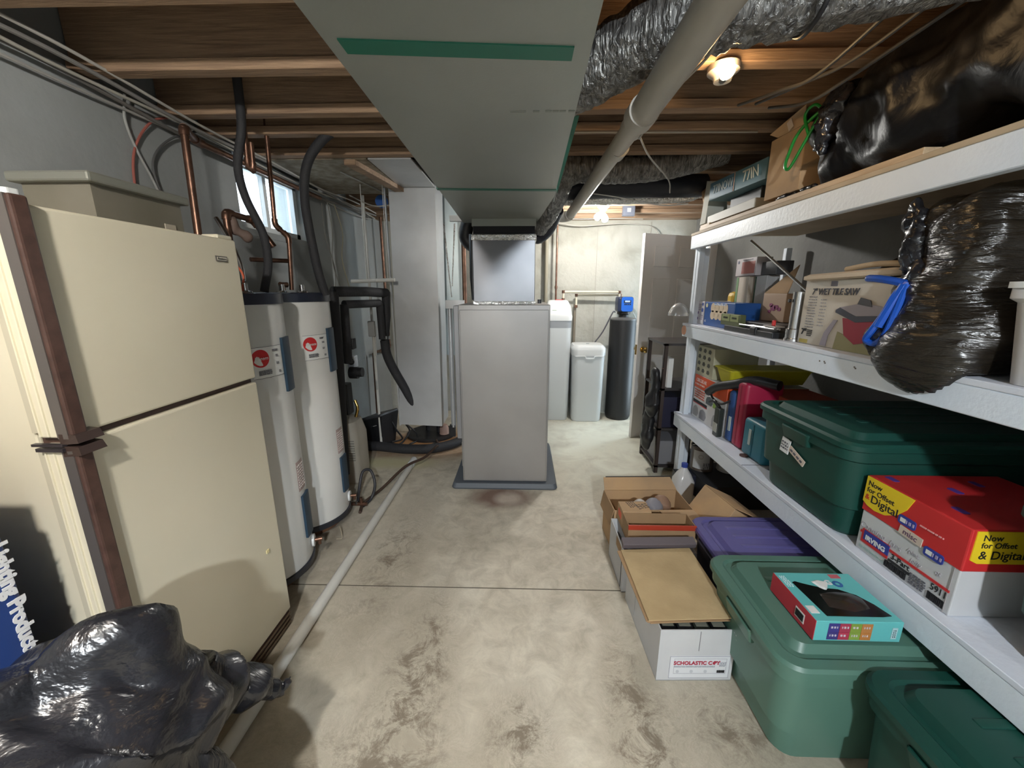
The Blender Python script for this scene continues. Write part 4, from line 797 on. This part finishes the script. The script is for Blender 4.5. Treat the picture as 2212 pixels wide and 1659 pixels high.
# tall brown carton at right
t = thing('closed_carton', 'brown cardboard box tilted on its edge beside the low shelf front', 'box', (1.12, 2.06, .37), rot=(0, math.radians(34), math.radians(8)))
B().box((0, -.14, -.25), (.40, .14, 0), .003).obj('carton', M_card, t)
B().box((.0, -.135, .001), (.20, .135, .005), .001, 1, rot=Matrix.Rotation(math.radians(-7), 3, 'Y'), piv=(0, 0, 0)).obj('flap', M_card, t)
B().box((.21, -.135, .001), (.39, .135, .005), .001, 1).obj('flap', M_card, t)
B().box((.17, -.142, -.06), (.24, -.1395, -.03)).obj('printed_mark', M_ink, t)
# paint cans, bottle, under low shelf
def can(label, loc, r, h_, body, lab, seed):
    t = thing('paint_can', label, 'paint can', loc)
    B().lathe([(0, 0), (r, 0), (r+.002, .004), (r, .01), (r, h_-.012), (r+.003, h_-.006), (r+.001, h_)], seg=32).obj('body', body, t, smooth=True)
    B().lathe([(r+.001, h_), (r-.008, h_+.001), (r-.012, h_-.004), (0, h_-.004)], seg=32).obj('lid', M_steel, t, smooth=True)
    a0 = -2.1
    b = B(); n = 12; ring = [[((r+k)*math.cos(a0-.7+1.5*i/n), (r+k)*math.sin(a0-.7+1.5*i/n), z) for i, z in [(i, h_*.12) for i in range(n+1)]+[(n-i, h_*.86) for i in range(n+1)]] for k in (.0005, .0015)]
    b.loft(ring, False, False)
    for s_ in ring[1:]:
        V = [b.b.verts.new(q) for q in s_]
        for i in range(n): b.b.faces.new((V[i], V[i+1], V[2*n+1-i-1+0], V[2*n+1-i]))
    b.obj('wrap_label', lab, t)
    B().tube(smoothpath([((r+.004)*math.cos(q), (r+.004)*math.sin(q), h_-.02+.05*math.sin(max(0, min(PI, (q+.4-PI)))) ) for q in [PI+.1+i*.3 for i in range(11)]], 3), .0018, 6).obj('bail_handle', M_steel, t, smooth=True)
    return t
bench = tag(B().box((1.30, 2.55, 0), (1.85, 2.96, .17)).obj('lower_crate', C(.03, .03, .035, .6), None), 'dark crate under the low shelf carrying the two paint cans', 'crate')
c1 = can('large paint can with brown and white label under the far end of the low shelf', (1.385, 2.86, .171), .082, .19, C(.10, .075, .06, .35), C(.55, .55, .55, .5), 1)
text(c1, 'O', .05, (-.045, -.078, .12), (PI/2, 0, -.5), C(.4, .38, .34)); printlines(c1, (.0, -.0845, .05), .05, .05, 4, '-y', seed=5)
c2 = can('white paint can with green stripe behind the large paint can', (1.57, 2.83, .171), .075, .17, C(.55, .56, .54, .4), C(.62, .64, .62, .5), 2)
printlines(c2, (-.03, -.074, .08), .05, .06, 5, '-y', seed=6); decal(c2, (-.02, -.0755, .035), .05, .012, '-y', C(.03, .18, .08), 'green_stripe', .001)
can('dark paint can at the right behind the white can', (1.75, 2.85, .171), .07, .15, C(.03, .03, .035, .3), C(.05, .05, .06, .4), 3)
t = thing('jug', 'translucent white plastic jug with a blue cap behind the open box', 'bottle', (1.145, 2.60, .04))
B().loft([rrect(.12, .12, .03, .0), rrect(.13, .13, .035, .02), rrect(.13, .13, .035, .16), rrect(.09, .09, .035, .21), rrect(.045, .045, .02, .245), rrect(.035, .035, .017, .26)]).obj('bottle', C(.62, .62, .62, .25), t, smooth=True)
B().lathe([(0, .258), (.021, .258), (.021, .285), (0, .285)], seg=18).obj('cap', C(.03, .06, .30), t, smooth=True)
t = thing('motor_oil_case', 'dark printed box between the far post and the jug', 'box', (1.245, 2.80, 0)); B().box((-.075, -.06, 0), (.065, .06, .16), .004).obj('carton', C(.02, .022, .04, .4), t)
printlines(t, (-.0, -.0605, .09), .09, .09, 4, '-y', C(.4, .42, .45), seed=4)
# black metal rack behind the far post
t = thing('metal_rack', 'black perforated metal rack standing behind the far shelf post', 'rack', (1.35, 3.32, 0))
for x in (-.23, .2):
    for y in (-.2, .2):
        b = B().box((x, y, 0), (x+.03, y+.003, 1.1)).box((x, y, 0), (x+.003, y+.03, 1.1)); b.obj('post', C(.05, .035, .03, .4), t)
for z in (.05, .38, .72, 1.085):
    B().box((-.23, -.2, z), (.23, .23, z+.018)).obj('rack_shelf', C(.04, .035, .035, .4), t)
B().box((-.235, -.203, .9), (-.225, -.198, .905)).obj('bolt', M_steel, t)
for i, (y, z, r_, l) in enumerate(((-.16, .42, .0, 'black bundled bag hanging on the rack side at mid height'), (-.10, .10, .0, 'black bag slumped against the rack foot'))):
    o = blob('black_pouch', M_blackpl, [(1.075, 3.32+y, z+.33 if i == 0 else z+.33, .035, .07, .16), (1.07, 3.32+y, z+.2, .04, .09, .14)], voxel=.014, wr=.02, wscale=9, fine=.006, seed=i); tag(o, l, 'bag')
t = cbox('paper_packet', 'pale packet standing on the middle rack shelf', (1.17, 3.14, .74), (1.21, 3.30, .98), M_paper)
t = cbox('dark_carton', 'navy box on the lower rack shelf', (1.15, 3.14, .40), (1.40, 3.45, .66), C(.015, .015, .04, .5))
t = cbox('grey_carton', 'grey box on the bottom rack shelf', (1.15, 3.14, .07), (1.40, 3.45, .28), C(.22, .22, .24, .5))
o = B().lathe([(.075, 0), (.073, .02), (.055, .06), (.03, .085), (0, .095), (0, .09), (.028, .08), (.052, .056), (.07, .018)], (1.14, 3.07, 1.325), 28).obj('plastic_dome', mat('clear_plastic', (.8, .8, .8), .15, trans=.7), None, smooth=True); tag(o, 'clear plastic dome hung on the outer side of the far shelf post', 'lid')
o.location = (.035, -.02, 0)

# ================================================================ LOW SHELF, FAR SECTION
t = cbox('tool_carton', 'orange and white power tool carton at the far end of the low shelf', (1.30, 2.45, L1+.001), (1.80, 2.93, .905), C(.62, .62, .62, .6))
X_ = (1.30-1.55)
decal(t, (X_-.0006, 0, .275), .478, .095, '-x', C(.62, .085, .02, .45), 'orange_band', .001); decal(t, (0, -.2405, .275), .498, .095, '-y', C(.62, .085, .02, .45), 'orange_band', .001)
text(t, 'CIRCULAR', .034, (X_-.002, .13, .285), '-x', C(.72, .5, .45), bold=.001, t=.001); printlines(t, (X_-.001, .15, .255), .15, .016, 1, '-x', C(.7, .5, .45), seed=1, gap=.7)
printlines(t, (X_-.001, .14, .185), .16, .07, 4, '-x', C(.55, .10, .06), seed=3, gap=.5); decal(t, (X_-.0008, .12, .125), .22, .022, '-x', M_ink, 'black_band', .001); decal(t, (X_-.001, .12, .112), .22, .006, '-x', M_red, 'red_line', .001)
for (y, z, w_, h_, c) in ((.175, .055, .09, .08, (.30, .29, .28)), (.06, .055, .10, .08, (.22, .22, .24)), (-.02, .18, .10, .06, (.10, .12, .13)), (-.10, .17, .05, .04, (.25, .40, .08)), (-.15, .07, .14, .10, (.35, .35, .36))):
    q = poly(t, (X_-.0012, y, z), [(-w_/2, -h_/2), (w_*.3, -h_/2), (w_/2, -h_*.1), (w_*.35, h_*.3), (0, h_/2), (-w_*.4, h_*.3), (-w_/2, 0)], '-x', C(*c), 'tool_picture')
o = cbox('patterned_carton', 'cream carton with dark tool pictures stacked on the orange tool carton', (1.30, 2.68, .907), (1.60, 2.93, 1.12), C(.42, .40, .28, .6))
for i in range(3):
    for j in range(4):
        poly(o, (-.1506, .09-.075*i, .04+.048*j), [(-.02, -.012), (.012, -.016), (.022, 0), (.008, .014), (-.014, .01)], '-x', C(.06, .06, .045), 'tool_picture')
o = thing('plastic_tray', 'yellow plastic tray resting on the cartons on the low shelf', 'tray', (1.55, 2.54, .925))
B().loft([rrect(.46, .14, .02, 0), rrect(.50, .20, .02, .085), rrect(.52, .22, .02, .088), rrect(.52, .22, .02, .094)]).obj('tray_body', C(.52, .46, .02, .5), o)
B().loft([rrect(.44, .15, .02, .0945), rrect(.44, .15, .02, .096)]).obj('tray_inside', C(.36, .32, .02, .6), o)
tag(B().box((1.48, 1.95, L1+.001), (1.75, 2.40, .915), .004).obj('carton', C(.33, .05, .02, .6), None), 'plain orange-brown carton behind the coloured cases', 'box')
for nm, lab, y0, y1, z1, x0, c in (('folder_case', 'blue plastic case standing upright on the low shelf', 2.345, 2.42, .905, 1.29, (.03, .085, .26)), ('folder_case', 'crimson plastic case standing between the blue and teal cases', 2.235, 2.335, .985, 1.29, (.34, .012, .05)), ('folder_case', 'small teal plastic case in front of the green tote', 2.00, 2.21, .80, 1.285, (.015, .16, .23))):
    t = thing(nm, lab, 'case', (x0, y0, L1+.001)); dz = z1-L1
    B().box((0, 0, 0), (.22, y1-y0, dz), .022, 4).obj('shell', C(*c, .42), t, smooth=True)
    B().box((-.002, (y1-y0)*.5-.004, .02), (.222, (y1-y0)*.5+.004, dz-.02)).obj('seam', C(*[k*.6 for k in c]), t)
    if 'teal' in lab: decal(t, (-.001, .13, .12), .022, .09, '-x', C(.42, .50, .50), 'white_latch', .003)
for i, (pts, r_, lab) in enumerate(((((1.26, 2.62, .84), (1.27, 2.52, .90), (1.30, 2.38, .95), (1.34, 2.25, 1.0), (1.4, 2.12, 1.0)), .028, 'thick black cable bundle arching over the coloured cases'),
      (((1.275, 2.62, .84), (1.265, 2.56, .81), (1.27, 2.46, .80), (1.28, 2.38, .84)), .007, 'thin black cable loop against the tool carton'))):
    pipe('power_cord', lab, pts, r_, M_blackpl, 'cord')
o = thing('black_tool', 'black metal tool with a grip leaning on the low shelf before the tool carton', 'tool', (1.27, 2.47, L1+.001))
B().box((-.015, -.03, 0), (.02, .03, .19), .006).obj('body', C(.03, .035, .03, .35), o); b = B()
for i in range(4): b.box((-.018, -.025+i*.014, .03), (-.014, -.018+i*.014, .09))
b.obj('slot', C(.45, .45, .4), o); B().tube(smoothpath([(0, .0, .19), (-.01, .05, .22), (-.01, .11, .20)], 5), .012, 10).obj('grip', M_blackpl, o, smooth=True)
o = tag(B().lathe([(0, 0), (.022, 0), (.022, .007), (0, .007)], (1.272, 2.262-.12, L1+.0012), 24).obj('bottle_cap', C(.07, .03, .025, .5), None, smooth=True), 'small round brown disc lying on the low shelf edge', 'cap')
o = tag(B().box((1.86, 1.0, L1+.001), (1.93, 1.3, .80), .01).obj('carton', C(.05, .2, .08), None), 'dim green and red package behind the red-lidded carton', 'package'); 

# ================================================================ MIDDLE SHELF
t = cbox('bulb_carton', 'white light bulb carton with violet squares at the far end of the middle shelf', (1.27, 2.84, L2+.001), (1.45, 2.955, 1.435), C(.62, .60, .64, .5))
for (y, z, c, s_) in ((.035, .04, (.10, .05, .22), .018), (.035, .08, (.10, .05, .22), .018), (-.03, .10, (.04, .08, .30), .026), (-.03, .14, (.04, .08, .30), .02)): decal(t, (-.0906, y, z), s_, s_, '-x', C(*c), 'violet_square', .001, r=s_*.3)
printlines(t, (-.0906, .01, .12), .04, .05, 4, '-x', C(.3, .28, .4), seed=2); printlines(t, (-.0906, -.02, .05), .04, .04, 3, '-x', C(.3, .28, .4), seed=5)
t = cbox('bulb_carton', 'blue light bulb carton with round bulb pictures on the middle shelf', (1.265, 2.43, L2+.001), (1.42, 2.82, 1.432), C(.012, .085, .33, .4))
b = B()
for i in range(4):
    for j in range(2): b.lathe([(0, -.0012), (.030, -.0012), (.030, .0), (0, .0)], (-.0775, .075-.055*i, .085+.038*j-(0 if j else .01)), 20, 'x')
b.box((-.0785, -.115, .055), (-.0775, .09, .11)); b.obj('bulb_picture', C(.72, .58, .42, .5), t)
decal(t, (-.0785, .165, .135), .028, .028, '-x', C(.7, .68, .45), 'yellow_seal', .001, r=.013); printlines(t, (-.0785, -.02, .145), .16, .012, 1, '-x', C(.5, .6, .8), seed=4, gap=.8)
text(t, 'GE', .02, (-.079, .17, .03), '-x', C(.6, .65, .8), t=.0008)
t = cbox('yellow_pouch', 'small yellow pouch behind the white light bulb carton', (1.47, 2.86, L2+.001), (1.56, 2.96, 1.50), C(.55, .35, .03, .5), 'pouch', bev=.03)
t = cbox('bulb_pack', 'pale green-edged bulb pack at the left in the back row of the middle shelf', (1.48, 2.71, L2+.001), (1.56, 2.86, 1.60), C(.55, .48, .40, .5)); decal(t, (-.0405, .06, .17), .025, .30, '-x', C(.15, .28, .13), 'green_edge', .001)
t = cbox('bulb_pack', 'grey-white bulb pack right of the green-edged pack on the middle shelf', (1.50, 2.55, L2+.001), (1.58, 2.67, 1.60), C(.42, .42, .42, .5)); decal(t, (-.0405, .055, .17), .014, .30, '-x', C(.02, .06, .03), 'green_edge', .001)
t = cbox('bulb_pack', 'white and red printed pack lying on top of the bulb packs', (1.47, 2.63, 1.602), (1.57, 2.87, 1.715), C(.50, .45, .46, .5)); decal(t, (-.0506, -.03, .052), .15, .075, '-x', C(.42, .14, .12), 'red_picture', .001); q = decal(t, (-.0506, .09, .09), .02, .02, '-x', C(.12, .12, .2), 'round_mark', .001, r=.009); printlines(t, (-.0506, -.02, .102), .12, .006, 1, '-x', seed=3)
t = cbox('stacked_carton', 'dark carton on the grey-white bulb pack', (1.50, 2.47, 1.602), (1.60, 2.62, 1.68), C(.05, .05, .055, .5))
t = cbox('small_carton', 'tan carton printed with a violet flower on the middle shelf', (1.42, 2.21, 1.335), (1.60, 2.42, 1.49), C(.48, .34, .24, .6))
for (y, z, s_) in ((.0, .075, .03), (.02, .09, .02), (-.03, .08, .024), (-.055, .07, .02), (.03, .055, .018)): decal(t, (-.0906, y, z), s_*1.5, s_, '-x', C(.28, .06, .16), 'flower_print', .001, r=s_*.45)
B().prism([(-.09, -.105, .155), (-.09, .105, .155), (.02, .0, .31)], (.004, 0, 0)).obj('raised_flap', M_card2, t)
tag(B().box((1.30, 2.05, L2+.001), (1.62, 2.42, 1.333), .004).obj('flat_carton', C(.09, .085, .085, .5), None), 'dark flat carton beneath the violet-flower carton', 'box')
t = cbox('battery_pack', 'green and yellow battery pack leaning before the blue bulb carton', (1.235, 2.30, L2+.03), (1.27, 2.52, 1.37), C(.10, .12, .05, .5)); 
for y in (-.05, .05): q = decal(t, (-.018, y, .045), .09, .04, '-x', C(.28, .32, .14), 'pack_label', .001); printlines(q, (0, 0, .001), .05, .012, 1, '+z', M_ink, gap=.9)
t = thing('tool_tray', 'black and chrome tile cutter lying along the middle shelf edge', 'tool', (1.25, 2.20, L2+.001))
B().box((-.02, -.22, 0), (.07, .26, .03), .004).obj('base', C(.02, .022, .025, .35), t)
for x in (-.012, .012): B().cyl((x, -.22, .045), (x, .1, .045), .005, 10).obj('rail', M_steel, t, smooth=True)
B().box((-.025, -.08, .0), (.0, -.02, .045), .008).obj('clamp', M_blackpl, t); B().box((-.0, -.2, .05), (.05, -.1, .058), .002).obj('steel_plate', M_steel, t); B().box((.02, -.15, .058), (.035, -.135, .085), .004).obj('red_knob', M_red, t)
t = thing('metal_tube', 'shiny upright steel tube beside the tile saw carton', 'tube', (1.275, 1.895, L2+.001))
B().lathe([(0, 0), (.038, 0), (.038, .012), (.034, .014), (.034, .055), (.026, .058), (.026, .225), (.022, .226), (0, .226)], seg=28).obj('tube', M_steel, t, smooth=True)
B().cyl((-.028, .012, .185), (-.038, .014, .185), .008, 10).obj('button', M_blackpl, t, smooth=True)
t = cbox('saw_carton', 'worn cream tile saw carton with a red saw picture on the middle shelf', (1.262, 1.395, L2+.001), (1.62, 1.845, 1.548), mat('worn_cream_carton', (.55, .50, .43), .6, col2=(.47, .44, .38), nscale=4, lo=.45))
xf = -.179-.0008
text(t, '7" WET TILE SAW', .036, (xf-.0006, .055, .225), '-x', C(.05, .05, .06), bold=.0006, shear=.15, sx=.86, t=.0012)
decal(t, (xf, .06, .258), .034, .020, '-x', C(.14, .13, .15), 'logo_patch', .001); printlines(t, (xf, .165, .14), .05, .14, 12, '-x', C(.25, .24, .25), seed=7, gap=.35); printlines(t, (xf, .10, .14), .035, .12, 9, '-x', C(.3, .29, .3), seed=8, gap=.3)
text(t, '7"', .035, (xf-.0006, .19, .052), '-x', M_ink, bold=.0012, t=.0012); printlines(t, (xf, .155, .05), .03, .03, 4, '-x', M_ink, seed=9, gap=.6); decal(t, (xf, .185, .012), .05, .016, '-x', C(.40, .32, .08), 'yellow_patch', .001)
poly(t, (xf, .0, 0), [(-.085, .005), (-.05, .005), (-.045, .05), (-.01, .115), (-.03, .115), (-.07, .06)], '-x', C(.36, .33, .40), 'grey_swoosh')
poly(t, (xf, .0, 0), [(-.01, .0), (.22, .0), (.22, .06), (.12, .04), (-.0, .07)], '-x', C(.30, .28, .14), 'olive_ground'); 
poly(t, (xf-.001, .0, 0), [(.015, .125), (.205, .12), (.20, .055), (.09, .03), (.035, .06)], '-x', C(.32, .025, .05), 'red_saw_tub')
poly(t, (xf-.002, .0, 0), [(-.025, .155), (-.005, .165), (.075, .135), (.22, .145), (.22, .128), (.08, .112), (-.025, .145)], '-x', C(.05, .055, .08), 'saw_rim')
poly(t, (xf-.0015, .0, 0), [(-.01, .165), (.10, .185), (.21, .17), (.22, .145), (.075, .136)], '-x', C(.30, .27, .30), 'saw_table'); poly(t, (xf-.003, .0, 0), [(.075, .18), (.085, .205), (.13, .195), (.14, .172)], '-x', C(.06, .06, .07), 'saw_guard')
o = tag(B().loft([rrect(.36, .44, .03, 0, cx=0), rrect(.39, .48, .04, .006), rrect(.39, .48, .04, .020), rrect(.36, .45, .04, .028)]).obj('folded_cloth', mat('cream_cloth', (.56, .47, .36), .85, bump=.3, bscale=25, bdist=.01), None, smooth=True, ang=60), 'folded cream cloth lying on top of the tile saw carton', 'cloth'); o.location = (1.435, 1.62, 1.549); o.rotation_euler = (-.02, 0, .02)
o = tag(B().tube(smoothpath([(1.26, 1.63, 1.585), (1.262, 1.52, 1.596), (1.26, 1.42, 1.593), (1.28, 1.38, 1.585)], 5), .010, 10).obj('cloth_fold', mat('tan_cloth', (.45, .34, .22), .85), None, smooth=True), 'tan rolled fold of cloth at the right of the folded cream cloth', 'cloth')
o = blob('black_pouch', C(.006, .006, .007, .5), [(1.70, 1.7, 1.56, .10, .30, .12), (1.72, 1.95, 1.50, .08, .12, .09), (1.70, 1.45, 1.55, .10, .2, .13)], voxel=.02, wr=.02, wscale=6, seed=3); tag(o, 'dark lumpy bag behind the tile saw carton', 'bag')
tag(B().box((1.68, 1.88, L2+.001), (1.86, 2.35, 1.60), .003).obj('brown_carton', M_card2, None), 'tall brown carton leaning at the back of the middle shelf', 'box')
# black bag with blue ties
b2 = thing('garbage_bag', 'black garbage bag with blue drawstring bulging over the middle shelf', 'garbage bag', (1.45, 1.22, L2))
o = blob('bag_body', M_bag2, [(1.50, 1.26, 1.53, .24, .17, .24), (1.40, 1.26, 1.47, .22, .165, .22), (1.30, 1.22, 1.40, .14, .17, .17), (1.62, 1.24, 1.55, .20, .16, .22), (1.36, 1.27, 1.64, .12, .11, .15), (1.34, 1.20, 1.60, .15, .13, .19), (1.30, 1.31, 1.69, .08, .06, .09), (1.28, 1.24, 1.60, .09, .10, .15), (1.225, 1.22, 1.33, .09, .14, .14)], b2, voxel=.014, wr=.030, wscale=4.5, fine=.010, fscale=12, seed=2, anis=(1, .5, 1))
for v in o.data.vertices:
    wz = v.co.z+L2; wx = v.co.x+1.45
    if wx > 1.192 and wz < L2+.008: v.co.z = .008; v.co.x = max(v.co.x, 1.17-1.45)
    if wz > 1.785: v.co.z = 1.785-L2+(wz-1.785)*.05
neck = blob('bag_neck', M_bag, [(1.235, 1.34, 1.64, .028, .035, .11), (1.23, 1.365, 1.73, .02, .022, .06), (1.23, 1.30, 1.53, .03, .04, .06), (1.22, 1.30, 1.44, .05, .06, .08), (1.20, 1.32, 1.35, .055, .07, .07)], b2, voxel=.008, wr=.008, wscale=14, fine=.008, fscale=40, seed=6)
M_tie = C(.008, .075, .42, .3)
B().tube(smoothpath([(1.19, 1.292, 1.525), (1.165, 1.296, 1.49), (1.15, 1.305, 1.43), (1.14, 1.325, 1.375), (1.145, 1.345, 1.345), (1.15, 1.315, 1.335), (1.15, 1.285, 1.365), (1.16, 1.275, 1.44), (1.18, 1.282, 1.52)], 6), [.010]*48+[.012], 8).obj('drawstring', M_tie, b2, world=True, smooth=True)
B().tube(smoothpath([(1.19, 1.30, 1.525), (1.18, 1.34, 1.535), (1.18, 1.39, 1.542), (1.185, 1.44, 1.545)], 5), [.012]*15+[.004], 8).obj('drawstring', M_tie, b2, world=True, smooth=True)
B().tube(smoothpath([(1.18, 1.287, 1.52), (1.158, 1.297, 1.45), (1.145, 1.31, 1.39)], 5), .014, 8).obj('drawstring', M_tie, b2, world=True, smooth=True)
t = thing('storage_bin', 'white translucent bin at the near end of the middle shelf', 'bin', (1.475, .79, L2+.001))
B().loft([rrect(.50, .46, .04, 0), rrect(.54, .50, .05, .20), rrect(.56, .52, .05, .21), rrect(.56, .52, .05, .235)]).obj('tub', C(.56, .55, .55, .4), t, smooth=True, ang=30)
B().loft([rrect(.57, .53, .05, .235), rrect(.57, .53, .05, .25)]).obj('lid', M_white, t, smooth=True, ang=30)

# ================================================================ TOP SHELF
b1 = thing('garbage_bag', 'huge black garbage bag with green drawstring filling the top shelf', 'garbage bag', (1.5, 1.2, L3))
o = blob('bag_body', M_bag3, [(1.50, 1.70, 2.10, .26, .22, .19), (1.45, 1.35, 2.13, .27, .34, .23), (1.42, .95, 2.13, .27, .34, .23), (1.42, .55, 2.13, .25, .34, .23), (1.36, 1.78, 2.03, .14, .15, .13), (1.32, 1.82, 2.16, .12, .13, .15), (1.30, 1.5, 2.12, .13, .3, .2), (1.28, 1.0, 2.12, .12, .4, .2)], b1, voxel=.02, wr=.035, wscale=4, fine=.010, fscale=14, seed=4)
for v in o.data.vertices:
    if v.co.z < .004: v.co.z = .004
    if v.co.z > 2.296-L3: v.co.z = 2.296-L3
M_gtie = C(.012, .20, .03, .35)
B().tube(smoothpath([(1.22, 1.83, 2.235), (1.18, 1.92, 2.17), (1.17, 1.96, 2.09), (1.172, 1.975, 2.045), (1.18, 1.955, 2.035), (1.185, 1.90, 2.10), (1.19, 1.83, 2.18), (1.2, 1.76, 2.25)], 6), .0065, 8).obj('drawstring', M_gtie, b1, world=True, smooth=True)
B().tube(smoothpath([(1.19, 1.87, 2.13), (1.18, 1.90, 2.22), (1.19, 1.86, 2.245), (1.21, 1.82, 2.20)], 6), .006, 8).obj('drawstring', M_gtie, b1, world=True, smooth=True)
o = blob('bag_gather', M_bag, [(1.205, 1.80, 2.14, .03, .04, .10), (1.205, 1.74, 2.21, .035, .05, .06)], b1, voxel=.008, wr=.016, wscale=16, fine=.010, fscale=45, seed=8)
t = thing('cardboard_box', 'upright tan cardboard box with a taped torn top beside the black bag', 'box', (1.24, 1.97, L3+.047), .05)
B().box((0, 0, .0), (.30, .24, .275), .003).obj('carton', M_card, t)
B().prism([(-.004, .015, .27), (-.004, .19, .275), (-.02, .23, .30), (-.02, -.0, .34)], (.004, 0, 0)).obj('flap', M_card, t); decal(t, (-.018, .09, .295), .03, .045, '-x', M_tape, 'tape_piece', .001, tilt=.5)
t = thing('camera_carton', 'blue-teal carton with slanted white lettering lying upside down on the top shelf', 'box', (1.26, 2.28, 2.075), .10)
B().box((0, 0, 0), (.36, .53, .105), .003).obj('carton', C(.11, .21, .24, .5), t)
decal(t, (-.0006, .40, .052), .24, .10, '-x', C(.075, .16, .22, .5), 'dark_side', .001)
text(t, '77INOW', .07, (-.003, .38, .055), '-x', C(.42, .45, .42), shear=-.2, sx=.75, t=.0012); text(t, '77IN', .085, (-.003, .12, .055), '-x', C(.60, .56, .42), shear=-.2, sx=.8, t=.0012)
decal(t, (-.0016, .272, .052), .005, .10, '-x', C(.55, .30, .2), 'orange_edge', .001)
t = thing('wooden_crate', 'long pale wooden slat box lying under the blue-teal carton', 'box', (1.27, 2.35, L3+.001))
B().box((.05, .06, .096), (.30, .40, .17), .004).obj('spacer', C(.03, .035, .04, .6), t); B().box((0, -.02, 0), (.40, .60, .045), .002).obj('plank', M_lightwood, t); B().box((-.012, -.0, .046), (.38, .58, .095), .002).obj('plank', C(.42, .40, .34, .6), t)
tag(B().box((1.205, 1.35, L3+.001), (1.26, 2.9, L3+.022), .002).obj('loose_plank', M_lightwood, None), 'flat wooden strip lying along the front of the top shelf', 'plank')
o = tag(B().hexa([(1.25, 2.93, 1.96), (1.40, 2.93, 1.96), (1.40, 3.01, 1.96), (1.25, 3.01, 1.96), (1.26, 2.91, 2.22), (1.36, 2.91, 2.22), (1.36, 2.99, 2.24), (1.26, 2.99, 2.24)]).obj('foam_board', C(.44, .43, .37, .8), None), 'torn off-white foam piece standing at the far end of the top shelf', 'foam')
tag(B().box((1.25, 2.86, L3+.001), (1.45, 3.0, 1.955), .003).obj('wood_block', M_lightwood, None), 'pale wood block under the foam piece on the top shelf', 'block')
o = blob('dark_bundle', C(.015, .012, .012, .6), [(1.60, 2.62, 2.18, .18, .26, .11), (1.62, 2.30, 2.19, .15, .2, .10)], voxel=.02, wr=.02, wscale=6, seed=5); tag(o, 'dark bundled cloth piled behind the blue-teal carton', 'bundle')
o = blob('brown_paper', M_card2, [(1.50, 3.05, 2.20, .10, .07, .08), (1.36, 3.12, 2.16, .06, .06, .09)], voxel=.014, wr=.04, wscale=8, fine=.01, seed=7); tag(o, 'crumpled brown paper insulation hanging above the far shelf end', 'paper')
o = blob('black_scrap', C(.01, .008, .008, .25), [(1.222, 2.02, 1.932, .02, .07, .010), (1.215, 1.86, 1.93, .015, .05, .009)], voxel=.006, wr=.004, wscale=20, seed=1); tag(o, 'small black film scrap on the front plank of the top shelf', 'scrap')

# ================================================================ LEFT FOREGROUND
g = thing('garbage_bag', 'large full black garbage bag on the floor before the fridge', 'garbage bag', (-.93, .45, 0))
o = blob('bag_body', M_bag, [(-.98, .42, .36, .28, .28, .34), (-.92, .50, .52, .24, .22, .26), (-.86, .56, .34, .20, .18, .26), (-.72, .62, .15, .16, .16, .17), (-1.0, .38, .2, .34, .33, .22), (-.95, .57, .68, .14, .12, .16), (-.82, .61, .69, .13, .11, .16), (-.77, .66, .62, .08, .08, .13)], g, voxel=.012, wr=.075, wscale=3.6, fine=.014, fscale=10, seed=9)
for v in o.data.vertices:
    if v.co.z < 0: v.co.z = 0
o = blob('bag_ear', M_bag, [(-.775, .745, .55, .085, .07, .08), (-.745, .82, .47, .06, .06, .065), (-.71, .86, .41, .035, .035, .035)], g, voxel=.009, wr=.03, wscale=9, fine=.006, seed=3)
B().tube(smoothpath([(-.715, .865, .41), (-.695, .885, .385), (-.685, .895, .385), (-.672, .905, .405)], 5), [.026]*4+[.02]*4+[.011]*6+[.002]*2, 10).obj('bag_tail', M_bag, g, world=True, smooth=True)
t = thing('lighting_carton', 'blue carton with white vertical lettering standing beside the fridge', 'box', (-1.37, .610, 0))
B().box((-.26, -.11, 0), (.26, .11, 1.06), .02, 3).obj('carton', C(.012, .045, .20, .5), t, smooth=True)
text(t, 'Lighting Products', .040, (.2602, .092, .84), '+x', C(.75, .76, .78), bold=.002, tilt=-PI/2, t=.001)
t = cbox('small_carton', 'cream and purple carton end peeking above the blue lighting carton', (-1.60, .50, 1.061), (-1.125, .70, 1.13), C(.50, .45, .38, .6))

# ---- repeats share a group
GR = {'storage_tote': 'lidded storage totes', 'flexible_duct': 'flexible ducts under the joists', 'water_heater': 'water heaters by the left wall', 'paint_can': 'paint cans under the low shelf',
      'book': 'books in the nearest white carton', 'folder_case': 'coloured plastic cases on the low shelf', 'bulb_pack': 'bulb packs on the middle shelf', 'garbage_bag': 'black garbage bags', 'cable': 'cables strung along walls and joists',
      'wire': 'thin loose wires on the left wall', 'copper_pipe': 'copper pipes by the left wall', 'paper_carton': 'white paper cartons', 'ceiling_lamp': 'bulb lamps under the joists', 'packet': 'packets in the open box',
      'heater_stand': 'stands under the water heaters', 'insulated_pipe': 'black foam-covered pipe loops', 'bulb_carton': 'light bulb cartons on the middle shelf', 'chipboard_sheet': 'flat sheets stacked on the white carton', 'power_cord': 'black cords', 'rubber_hose': 'black and brown rubber hoses', 'water_pipe': 'cream water pipes on the back wall'}
for o in S.objects:
    if o.parent is None and 'label' in o and 'group' not in o:
        k = o.name.split('.')[0]
        if k in GR: o['group'] = GR[k]
